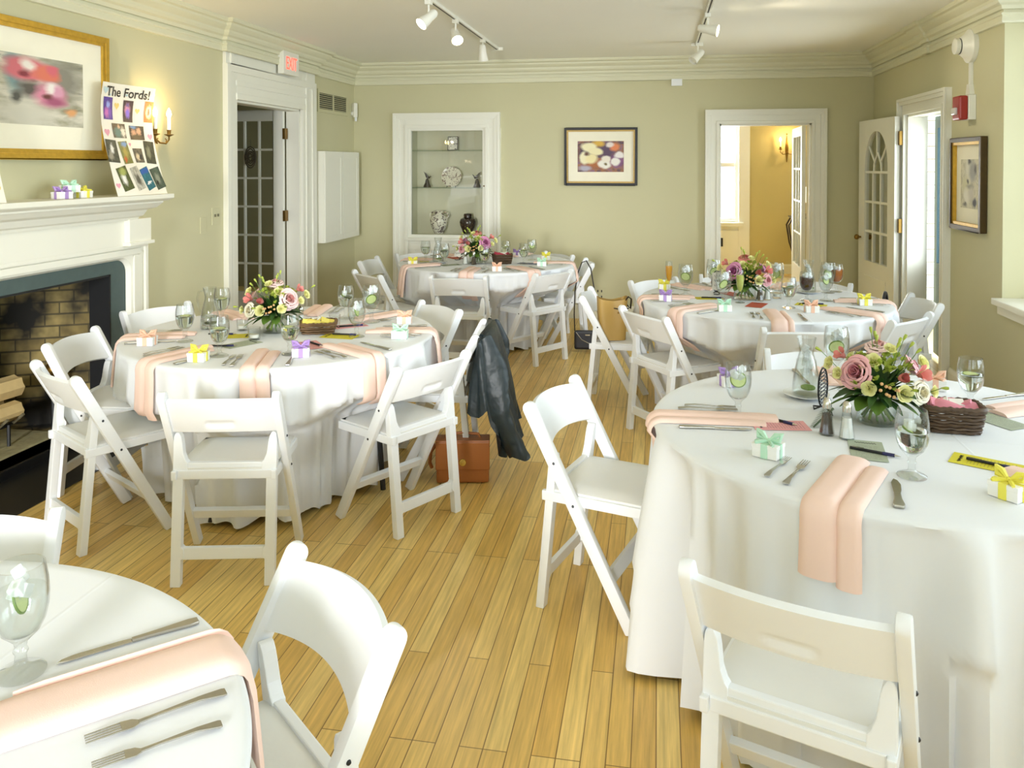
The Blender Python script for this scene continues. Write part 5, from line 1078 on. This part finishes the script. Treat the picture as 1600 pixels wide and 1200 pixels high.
# ------------------------------------------------------------------ sconces
CAND = M('candle_sleeve', 'F2EEDC', .5); FLAME = M('lit_bulb', 'FFE3A8', .3, emit='FFD890', es=30)
def sconce(label, loc, rz, s=1.0, mirror_back=True):
    t = thing('wall_sconce', label, 'sconce', loc, rz)     # local -y points off the wall, x along it
    mb = MB(); mb.tube([(0, -.012, -.16 * s), (0, -.02, -.08 * s), (0, -.022, .02 * s), (0, -.014, .11 * s), (0, -.012, .17 * s)], [.006, .014, .024, .012, .004], 8); mb.sphere((0, -.014, .185 * s), .012, 8, 6); mb.build('back_plate', BRASS, t, smooth=True)
    for k in (-1, 1):
        x = .085 * s * k; mb = MB(); mb.tube([(0, -.03, -.02 * s), (.02 * k, -.06, -.06 * s), (.055 * s * k, -.085, -.065 * s), (x, -.09, -.035 * s), (x, -.09, -.005)], .006, 8); mb.tube([(.055 * s * k, -.085, -.062 * s), (.06 * s * k, -.085, -.035 * s), (.045 * s * k, -.085, -.03 * s)], .004, 6); mb.build('arm', BRASS, t, smooth=True)
        MB().lathe([(.006, -.012), (.030, .0), (.031, .004), (.012, .006), (.014, .03), (.017, .034), (.0001, .034)], 16, x, -.09, 0, close=False).build('candle_cup', BRASS, t, smooth=True)
        c = MB().lathe([(.011, .034), (.011, .115), (.0001, .115)], 12, x, -.09, 0).build('candle_sleeve', CAND, t, smooth=True)
        MB().lathe([(.0001, .112), (.010, .12), (.016, .138), (.012, .158), (.004, .175), (.0001, .180)], 12, x, -.09, 0, close=False).build('bulb', FLAME, c, smooth=True)
    return t
sconce('two-arm brass candle sconce lit beside the photo poster', (XL, 4.925, 1.83), pi / 2, .9)
point('sconce_glow', (XL + .17, 4.925, 1.98), 2.4)
sconce('two-arm brass sconce on the ochre wall seen through the doorway', (1.89, HY, 1.86), 0, 1.2)
point('hall_sconce_glow', (1.89, HY - .18, 2.02), 3)
# ------------------------------------------------------------------ wall fittings
ex = thing('exit_sign', 'white box exit sign with red letters over the panelled door', 'sign', (XL + .05, 6.84, 2.43))
MB().box(0, .055, -.155, .155, 0, .20).build('housing', M('exit_housing', 'EEEDE2', .5), ex, bevel=.004)
vs, fs = text_mesh('EXIT', .17, .001); x1 = max(v[0] for v in vs); RED = M('lit_red_letters', 'FF5A4A', .4, emit='FF4A3C', es=1.6)
MB().add([(.0565 + v[2], -.11 + v[0] / x1 * .22, .045 + v[1] * .95) for v in vs], fs).build('lettering', RED, ex)
vt = thing('air_vent', 'louvred air vent high on the wall near the corner', 'vent', (XL, 8.03, 2.27)); mb = MB(); mb.box(0, .012, -.40, .40, -.115, -.08); mb.box(0, .012, -.40, .40, .08, .115); mb.box(0, .012, -.40, -.36, -.08, .08); mb.box(0, .012, .36, .40, -.08, .08); mb.box(0, .012, -.012, .012, -.08, .08); mb.build('frame', WALL, vt, bevel=.002)
MB().box(.0, .003, -.36, .36, -.08, .08).build('black_backing', BLACK, vt); mb = MB()  # black sheet stands in for the shade behind the louvres
for k in range(8): mb.obox(Matrix.Translation((.008, 0, -.07 + .02 * k)) @ Matrix.Rotation(.6, 4, 'Y'), .008, .36, .0015)
mb.build('louvres', WALL, vt)
ms = thing('motion_sensor', 'white motion sensor in the room corner beside the vent', 'sensor', (XL + .045, YB - .045, 2.23), radians(-45)); MB().box(-.035, .035, -.045, .0, -.08, .08).build('body', M('sensor_plastic', 'E9E8DC', .4), ms, bevel=.01); MB().sphere((0, -.045, -.035), .026, 12, 8).build('lens', M('sensor_lens', 'D9D8CC', .3), ms, smooth=True); MB().box(-.012, .012, -.02, .0, -.12, -.08).build('bracket', WHITE, ms)
def wbx(name, label, cat, w, a0, a1, z0, z1, dep, mat, bevel=.004):
    f = WALLS[w]; loc = f((a0 + a1) / 2, 0, (z0 + z1) / 2); rz = {'back': 0, 'left': pi / 2, 'right': -pi / 2}[w]
    t = thing(name, label, cat, loc, rz); MB().box(-(a1 - a0) / 2, (a1 - a0) / 2, -dep, 0, -(z1 - z0) / 2, (z1 - z0) / 2).build('plate', mat, t, bevel=bevel); return t
t = wbx('light_switch', 'wall-coloured double switch plate between mantel and panelled door', 'switch', 'left', 5.68, 5.79, 1.17, 1.30, .006, WALL, .002)
for x in (-.022, .022): MB().box(x - .005, x + .005, -.016, -.006, -.002, .018).build('toggle', M('dark_toggle', '6A6650', .5) if 'dark_toggle' not in bpy.data.materials else bpy.data.materials['dark_toggle'], t)
t = wbx('light_switch', 'blank wall-coloured plate just left of the double switch', 'switch', 'left', 5.52, 5.60, 1.12, 1.24, .005, WALL, .002)
t = wbx('wall_outlet', 'wall outlet low on the back wall behind the tan tote', 'outlet', 'back', -.66, -.54, .20, .33, .006, WALL, .002)
for x in (-.02, .02):
    for z in (-.03, .03): MB().box(x - .006, x + .006, -.0075, -.006, z - .012, z + .012).build('socket', BLACK, t)
t = wbx('junction_box', 'small white junction box under the picture rail on the back wall', 'box', 'back', .135, .245, 2.445, 2.515, .04, WHITE)
MB().box(-.75, -.055, -.012, 0, .012, .024).build('cable_cover', WALL, t)
cb = thing('wall_cabinet', 'shallow white two-door wall cabinet near the room corner', 'cabinet', (XL, 8.035, 1.31)); MB().box(0, .09, -.46, .46, -.455, .455).build('body', TRIM, cb, bevel=.003)
for s in (-1, 1):
    d = MB(); y0, y1 = (.004, .458) if s > 0 else (-.458, -.004); d.box(.09, .106, y0, y1, -.452, .452); o = d.build('door', TRIM, cb, bevel=.003); m_ = MB(); m_.box(.106, .110, y0, y0 + .06, -.452, .452); m_.box(.106, .110, y1 - .06, y1, -.452, .452); m_.box(.106, .110, y0 + .06, y1 - .06, -.452, -.39); m_.box(.106, .110, y0 + .06, y1 - .06, .39, .452); m_.build('door_rail', TRIM, o, bevel=.001)
# alarm horn, conduit and strobe on the right wall
hn = thing('alarm_horn', 'white round alarm horn high on the wall near the bay', 'alarm', (XR, 6.05, 2.44), -pi / 2); mt = Matrix.Rotation(radians(90), 4, 'X'); WP = M('alarm_white', 'ECEBE0', .35)
MB().lathe([(.0001, 0), (.115, 0), (.115, .03), (.09, .045), (.06, .08), (.05, .085), (.0001, .085)], 28, close=False).xf(mt).build('cone', WP, hn, smooth=True); MB().lathe([(.052, .086), (.055, .092), (.055, .115), (.045, .12), (.0001, .12)], 24, close=False).xf(mt).build('cap', WP, hn, smooth=True); MB().lathe([(.0001, .084), (.056, .085), (.056, .088), (.0001, .088)], 24, close=False).xf(mt).build('dark_ring', BLACK, hn)
cdt = thing('cable_conduit', 'white cable conduit joining the horn to the red strobe', 'conduit', (XR, 6.05, 2.28), -pi / 2); MB().box(-.018, .018, -.02, 0, -.10, .09).build('run', WP, cdt, bevel=.003); MB().prism([(-.018, -.10), (.018, -.10), (.04, -.17), (-.04, -.17)], -.03, 0, lambda a, b, q: (a, q, b)).build('flare', WP, cdt)
sb = thing('fire_strobe', 'red and white fire alarm strobe below the horn', 'alarm', (XR, 6.05, 2.02), -pi / 2); MB().box(-.075, .075, -.05, 0, -.085, .085).build('back_box', WP, sb, bevel=.006); MB().box(-.07, .07, -.105, -.05, -.085, .08).build('red_cover', M('alarm_red', 'A02A22', .35), sb, bevel=.012); MB().box(-.035, .035, -.125, -.104, -.05, .0).build('lens', M('strobe_lens', 'D8D4D0', .2), sb, bevel=.008)
# casement crank on the bay sill
ck = thing('casement_crank', 'dark bronze window crank above the bay sill', 'handle', (2.30, 5.32, .80)); MB().tube([(0, 0, 0), (0, 0, .03), (-.05, .02, .035), (-.12, .03, .015)], [.012, .011, .008, .010], 8).build('crank', M('bronze_handle', '5A4A38', .4, .6), ck, smooth=True)
# ------------------------------------------------------------------ track lights
def track(label, x, y0, y1, heads):
    t = thing('track_light', label, 'track light', (x, 0, ZC)); mb = MB(); mb.box(-.018, .018, y0, y1, -.022, 0); mb.build('track', WP, t, bevel=.002); MB().box(-.005, .005, y0 + .02, y1 - .02, -.0235, -.0205).build('slot', BLACK, t)
    MB().box(-.055, .055, y1 - .03, y1 - .0, -.03, 0).build('end_plate', WP, t, bevel=.004)
    for (y, az, el, on) in heads:
        h = MB(); h.box(-.02, .02, y - .03, y + .03, -.05, -.018); h.tube([(0, y, -.05), (0, y, -.11)], .007, 8); o = h.build('stem_adapter', WP, t, bevel=.002)
        d = Vector((cos(el) * cos(az), cos(el) * sin(az), sin(el))); q = d.to_track_quat('Z', 'Y').to_matrix().to_4x4(); m_ = Matrix.Translation((0, y, -.135)) @ q
        MB().lathe([(.0001, -.07), (.022, -.068), (.030, -.05), (.032, .0), (.045, .075), (.043, .075), (.030, .0), (.0001, -.01)], 20, close=False).xf(m_).build('lamp_head', WP, t, smooth=True)
        MB().lathe([(.0001, .058), (.038, .056)], 16, close=False).xf(m_).build('lamp_face', FACE if on else WP, o)
        if on:
            l = bpy.data.lights.new('track_spot', 'SPOT'); l.energy = 14; l.color = (1, .86, .62); l.spot_size = radians(80); l.spot_blend = .8; l.shadow_soft_size = .03
            ob = bpy.data.objects.new('track_spot', l); COL.objects.link(ob); ob.location = Vector((x, y, ZC - .135)) + d * .085; ob.rotation_euler = (-d).to_track_quat('Z', 'Y').to_euler()
FACE = M('lit_lamp_face', 'FFF6DC', .3, emit='FFF1CC', es=14)
track('white ceiling track with three spot heads over the fireplace side', -1.5, 2.6, 7.62, [(5.25, radians(225), radians(-40), True), (5.98, radians(-60), radians(-42), True), (6.95, radians(80), radians(-78), False)])
track('white ceiling track with two spot heads nearer the side door', .35, 2.6, 7.66, [(6.05, radians(-15), radians(-12), True), (7.5, radians(215), radians(-40), False)])
# ------------------------------------------------------------------ alcove contents
PORC = paint('blue_white_porcelain', ['E9E6D4', 'EFECDC', 'DAD6C2'], [], .1)
def mottled(name, base, ink, sc, thr, rough=.25):
    m, t, b = nt(name); tc = N(t, 'ShaderNodeTexCoord'); nz = N(t, 'ShaderNodeTexNoise', i_Scale=sc, i_Detail=2.0, i_Distortion=1.5); t.links.new(tc.outputs['Object'], nz.inputs['Vector'])
    mr = N(t, 'ShaderNodeMapRange', n1=thr - .03, n2=thr + .03); t.links.new(nz.outputs[0], mr.inputs[0]); t.links.new(mixrgb(t, mr.outputs[0], s2l(base), s2l(ink)), b.inputs['Base Color']); b.inputs['Roughness'].default_value = rough; return m
PORC = mottled('painted_porcelain', 'EDE8D6', '6A5A58', 26, .56); URN = mottled('dark_lacquer_urn', '3A2E28', '6E5A44', 24, .6, .2); BRZ = M('dark_bronze', '4A4032', .45, .5, var=.3, scale=40)
v = thing('porcelain_vase', 'pale painted porcelain vase with two scroll handles in the alcove', 'vase', (-2.40, YB + .17, .866))
MB().lathe([(.0001, 0), (.052, 0), (.056, .008), (.075, .05), (.094, .11), (.098, .15), (.085, .19), (.055, .21), (.044, .232), (.060, .252), (.058, .252), (.040, .235), (.0001, .2)], 28, close=False).build('body', PORC, v, smooth=True)
for s in (-1, 1): MB().tube([(s * .062, 0, .235), (s * .10, 0, .225), (s * .105, 0, .19), (s * .088, 0, .17)], .010, 8).build('handle', PORC, v, smooth=True)
v = thing('lidded_urn', 'dark lidded urn behind the alcove table bouquet', 'urn', (-2.07, YB + .17, .866)); MB().lathe([(.0001, 0), (.05, 0), (.06, .03), (.085, .09), (.092, .13), (.078, .165), (.045, .18), (.0001, .18)], 28, close=False).build('body', URN, v, smooth=True); MB().lathe([(.044, .178), (.046, .21), (.04, .222), (.0001, .225)], 24, close=False).build('lid', URN, v, smooth=True)
v = thing('display_plate', 'round painted plate on a stand, middle alcove shelf', 'plate', (-2.26, YB + .20, 1.378 + .118)); mt = Matrix.Rotation(radians(80), 4, 'X'); MB().lathe([(.0001, 0), (.07, 0), (.112, .014), (.114, .016), (.07, .005), (.0001, .005)], 36, close=False).xf(mt).build('plate', mottled('floral_plate', 'EFEAD8', '8A7468', 30, .55), v, smooth=True)
MB().tube([(-.05, -.03, -.115), (-.04, -.01, -.09), (.04, -.01, -.09), (.05, -.03, -.115)], .005, 6).build('stand', BLACK, v, smooth=True)
for i, (x, l) in enumerate(((-2.535, 'bronze bird figurine with raised beak, nearer the cabinet side of the shelf'), (-1.965, 'bronze bird figurine hunched on a rock, doorway side of the shelf'))):
    v = thing('bird_figurine', l, 'figurine', (x, YB + .17, 1.378), .4 if i else -.2, 'bronze bird figurines'); s = -1 if i else 1
    MB().lathe([(.0001, 0), (.045, 0), (.040, .02), (.026, .045), (.022, .07), (.012, .095), (.0001, .10)], 9, close=False).build('rock_base', BRZ, v)
    mb = MB(); mb.tube([(-.03 * s, 0, .165), (-.018 * s, 0, .145), (0, 0, .118), (.02 * s, 0, .105), (.05 * s, 0, .125 + .02 * i)], [.003, .010, .018, .013, .003], 8); mb.sphere((-.02 * s, 0, .150), .011, 8, 6); mb.tube([(-.026 * s, 0, .154), (-.045 * s, 0, .175)], [.005, .001], 6); mb.tube([(.002, 0, .11), (.0, 0, .085)], .004, 5); mb.build('bird', BRZ, v, smooth=True)
v = thing('framed_tile', 'small white framed tile card on the top alcove shelf', 'picture', (-2.25, YB + .2, 1.789)); mt = Matrix.Rotation(radians(-8), 4, 'X'); MB().box(-.058, .058, -.006, .006, 0, .155).xf(mt).build('frame', BLACK, v, bevel=.002); MB().box(-.052, .052, -.0075, -.005, .006, .149).xf(mt).build('tile', mottled('printed_tile', 'EFEBDD', '55504A', 40, .58), v)
# ------------------------------------------------------------------ hall: console table and lamp
ct = thing('console_table', 'wrought iron console table in the hall beyond the doorway', 'table', (2.20, 12.3, 0)); IR = M('wrought_iron', '3A3128', .5, .3)
MB().box(-.32, .45, -.16, .16, .86, .89).build('tabletop', M('dark_stone', '55503F', .3), ct, bevel=.006)
for x in (-.27, .4):
    for y in (-.1, .1): MB().tube([(x * 1.1, y, .86), (x * 1.3, y, .76), (x * 1.15, y, .5), (x * .75, y, .15), (x * 1.0, y, .01)], .011, 8).build('leg', IR, ct, smooth=True)
MB().tube([(-.22, 0, .12), (0, 0, .35), (.3, 0, .12)], .009, 8).build('scroll_brace', IR, ct, smooth=True)
lp = thing('table_lamp', 'white-shaded lamp on the hall console', 'lamp', (2.13, 12.3, .89)); MB().lathe([(.05, 0), (.055, .02), (.02, .05), (.025, .12), (.01, .2)], 16).build('base', BRASS, lp, smooth=True); MB().lathe([(.15, .2), (.09, .42)], 24, close=False).build('lamp_shade', M('lit_lampshade', 'F6F2E4', .8, emit='FFF4DC', es=.8), lp, smooth=True)
t = wbx('wall_register', 'dark register plate below the hall window', 'vent', 'back', 0, .1, 0, .1, .01, BLACK); t.location = (.86, HY - .03, .46); t.children[0].scale = (2.2, 1, 1.3)
# ------------------------------------------------------------------ bags and jacket
def chair_pt(k, x, y, z):
    cx, cy_, h = CHAIRS[k]; return (cx + x * cos(h) - y * sin(h), cy_ + x * sin(h) + y * cos(h), z)
TAN = M('tan_leather', 'B89650', .5, var=.1, bump=.05); COG = M('cognac_leather', 'A5632E', .42, var=.12, bump=.05, bscale=80); DKL = M('black_leather', '191A24', .4); STR = M('dark_strap', '2A241E', .5)
bx, by, _ = chair_pt('T4a', .02, -.14, 0)
bx, by = -.30, 5.50
tb = thing('tote_bag', 'tan leather tote standing on a white folding chair', 'bag', (bx, by, .461), .25)
def tote(u, v):
    a = 2 * pi * u; W_, D_ = .088 + .012 * v, .062 - .012 * v; c, s = cos(a), sin(a); m = (abs(c) ** 4 + abs(s) ** 4) ** -.25
    return (W_ * c * m, D_ * s * m + .012 * sin(3 * a) * v, .275 * v + .014 * cos(2 * a) * v)
mb = MB(); mb.grid(tote, 40, 14, True); k = MB(); k.grid(lambda u, v: (tote(u, v)[0] * .94, tote(u, v)[1] * .9, tote(u, v)[2] * .98 + .004), 40, 14, True); mb.add(k.v, k.f); n = len(k.v)
mb.add([(.086 * cos(2 * pi * q / 24), .060 * sin(2 * pi * q / 24), .003) for q in range(24)], [tuple(range(24))]); mb.build('body', TAN, tb, smooth=True)
MB().tube([(.07, -.04, .25), (.10, -.055, .29), (.125, -.03, .27), (.125, .0, .20), (.095, -.03, .23)], .006, 6).build('handle', STR, tb, smooth=True)
MB().tube([(.0, -.060, .215), (.05, -.058, .205), (.105, -.04, .21)], .004, 6).build('tie_strap', STR, tb, smooth=True); MB().sphere((.03, -.061, .185), .006, 8, 6).build('rivet', BRASS, tb)
st = thing('leather_satchel', 'cognac brown leather satchel with brass turn lock on the oak floor', 'bag', (-.985, 4.075, .0), .2)
MB().box(-.135, .135, -.045, .045, 0.004, .215).build('body', COG, st, bevel=.014); mb = MB(); mb.box(-.138, .138, -.057, -.0455, .075, .2185); mb.box(-.1385, .1385, -.055, .047, .2155, .2255); mb.build('flap', COG, st, bevel=.005)
m_ = Matrix.Translation((.0, -.057, .115)) @ Matrix.Rotation(radians(90), 4, 'X'); MB().lathe([(.0001, .006), (.017, .005), (.020, 0)], 20, close=False).xf(m_).build('turn_lock', M('bright_brass', 'D9BE6A', .25, .9), st, smooth=True)
MB().tube([(-.09, 0, .22), (-.08, 0, .242), (0, 0, .25), (.08, 0, .242), (.09, 0, .22)], .0075, 8).build('top_handle', COG, st, smooth=True)
MB().tube([(-.14, .0, .19), (-.165, .0, .15), (-.17, -.01, .10), (-.16, 0, .07)], .010, 6).build('shoulder_strap', COG, st, smooth=True)
pu = thing('crossbody_purse', 'small black purse hanging by its strap from a white folding chair', 'bag', (-.60, 7.10, .02), .12)
MB().box(-.115, .115, -.03, .03, .0, .165).build('body', DKL, pu, bevel=.02); MB().tube([(-.10, -.034, .155), (-.05, -.036, .09), (.03, -.036, .05), (.10, -.034, .06)], .0035, 6).build('chain', CHROME, pu, smooth=True)
MB().tube([(-.11, 0, .16), (-.115, .0, .3), (-.11, .0, .50), (-.085, .01, .66), (-.05, .02, .755), (-.01, .03, .77), (.03, .03, .70), (.08, .02, .4), (.11, 0, .16)], .006, 6).build('strap', STR, pu, smooth=True); MB().box(-.02, .02, -.032, -.029, .125, .135).build('name_plate', CHROME, pu)
bx, by, _ = chair_pt('T4h', .0, -.14, 0); hb_ = thing('shoulder_bag', 'brown shoulder bag with arched black handle on the side-door chair', 'bag', (bx, by, .462), 1.2); MB().box(-.14, .14, -.06, .06, 0, .17).build('body', M('brown_canvas', '6A5436', .6), hb_, bevel=.03); MB().tube([(.11 * cos(radians(a)), 0, .16 + .17 * sin(radians(a))) for a in range(0, 181, 15)], .011, 8).build('handle', DKL, hb_, smooth=True)
# jacket over the back of a chair: shoulders on the back panel, body and a long sleeve hanging behind
JK = M('dark_leather_jacket', '202B2E', .45, var=.4, scale=12, bump=.8, bscale=16)
cx, cy_, h = CHAIRS['T2g']; jk = thing('leather_jacket', 'dark blue-black leather jacket draped over a white folding chair', 'jacket', (cx, cy_, 0), h)
def coat(u, v):
    a = 2 * pi * u; sx, sy = sin(a), cos(a)      # sy < 0 behind the chair, sx < 0 on the aisle side
    ex = .262 + .035 * v; dp = .020 + .095 * v ** .7; back = max(0, -sy); fold = .030 * sin(7 * a + 2.2 * v) + .020 * sin(13 * a + 1.0) + .010 * sin(23 * a)
    ln = .30 + .26 * back ** .6 + .10 * back * max(0, -sx) + .05 * max(0, -sx) + .03 * sin(5 * a + 1)
    cs = abs(sx) ** .8 * (1 if sx > 0 else -1); dd = abs(sy) ** .8 * (1 if sy > 0 else -1)
    x = cs * ex * (1 + fold * v * .5); q = min(1, abs(x) / .27)
    y = RT - .012 - .045 * (1 - q * q) * (1 - .6 * v) - .05 * v + dd * dp + dd * fold * v * 1.1
    return (x, y, .772 + .012 * (1 - q * q) - .045 * q ** 6 - ln * v ** 1.0 - .012 * (1 - v) * abs(sy))
mb = MB(); mb.grid(coat, 96, 30, True); mb.add([coat(k / 96, 0) for k in range(96)], [tuple(range(96))]); mb.build('jacket_body', JK, jk, smooth=True, flat_ang=85)
def sleeve(x0, dx, dy, L_):
    mb = MB(); P, n, m = [], 22, 18
    for k in range(n):
        f = k / (n - 1); c = (x0 + dx * f + .012 * sin(f * 8), RT - .045 + dy * f ** 1.2 - .012 * sin(f * 7), .752 - L_ * f); r = (.062 - .016 * f) * (.45 + .55 * min(1, f * 5)); 
        for j in range(m):
            a = 2 * pi * j / m; rr = r * (1 + .13 * sin(3 * a + 5 * f) + .07 * sin(f * 34 + 2 * a) * (f > .25)); P.append((c[0] + .8 * rr * cos(a), c[1] + 1.15 * rr * sin(a), c[2] + .012 * sin(a * 2 + f * 9)))
    return mb.add(P, [(k * m + j, k * m + (j + 1) % m, (k + 1) * m + (j + 1) % m, (k + 1) * m + j) for k in range(n - 1) for j in range(m)])
sleeve(-.225, -.05, -.17, .60).build('sleeve', JK, jk, smooth=True); sleeve(.215, .02, -.06, .52).build('sleeve', JK, jk, smooth=True)
# dark plaque hanging in the panelled door
oz = thing('door_plaque', 'dark woven oval plaque hanging on the glazed door', 'ornament', (XL - .13 - .32, 7.135, 1.70)); mb = MB()
for k in range(4): mb.tube([((.055 - .012 * k) * cos(2 * pi * q / 24), 0, (.10 - .022 * k) * sin(2 * pi * q / 24)) for q in range(24)], .006, 6, True)
for k in (-.04, .0, .04): mb.tube([(-.05, -.004, k - .02), (.05, -.004, k + .02)], .005, 6)
mb.build('woven_oval', M('dark_straw', '4E4634', .8), oz, smooth=True); MB().tube([(0, 0, .10), (0, .0, .17)], .002, 4).build('cord', BLACK, oz)
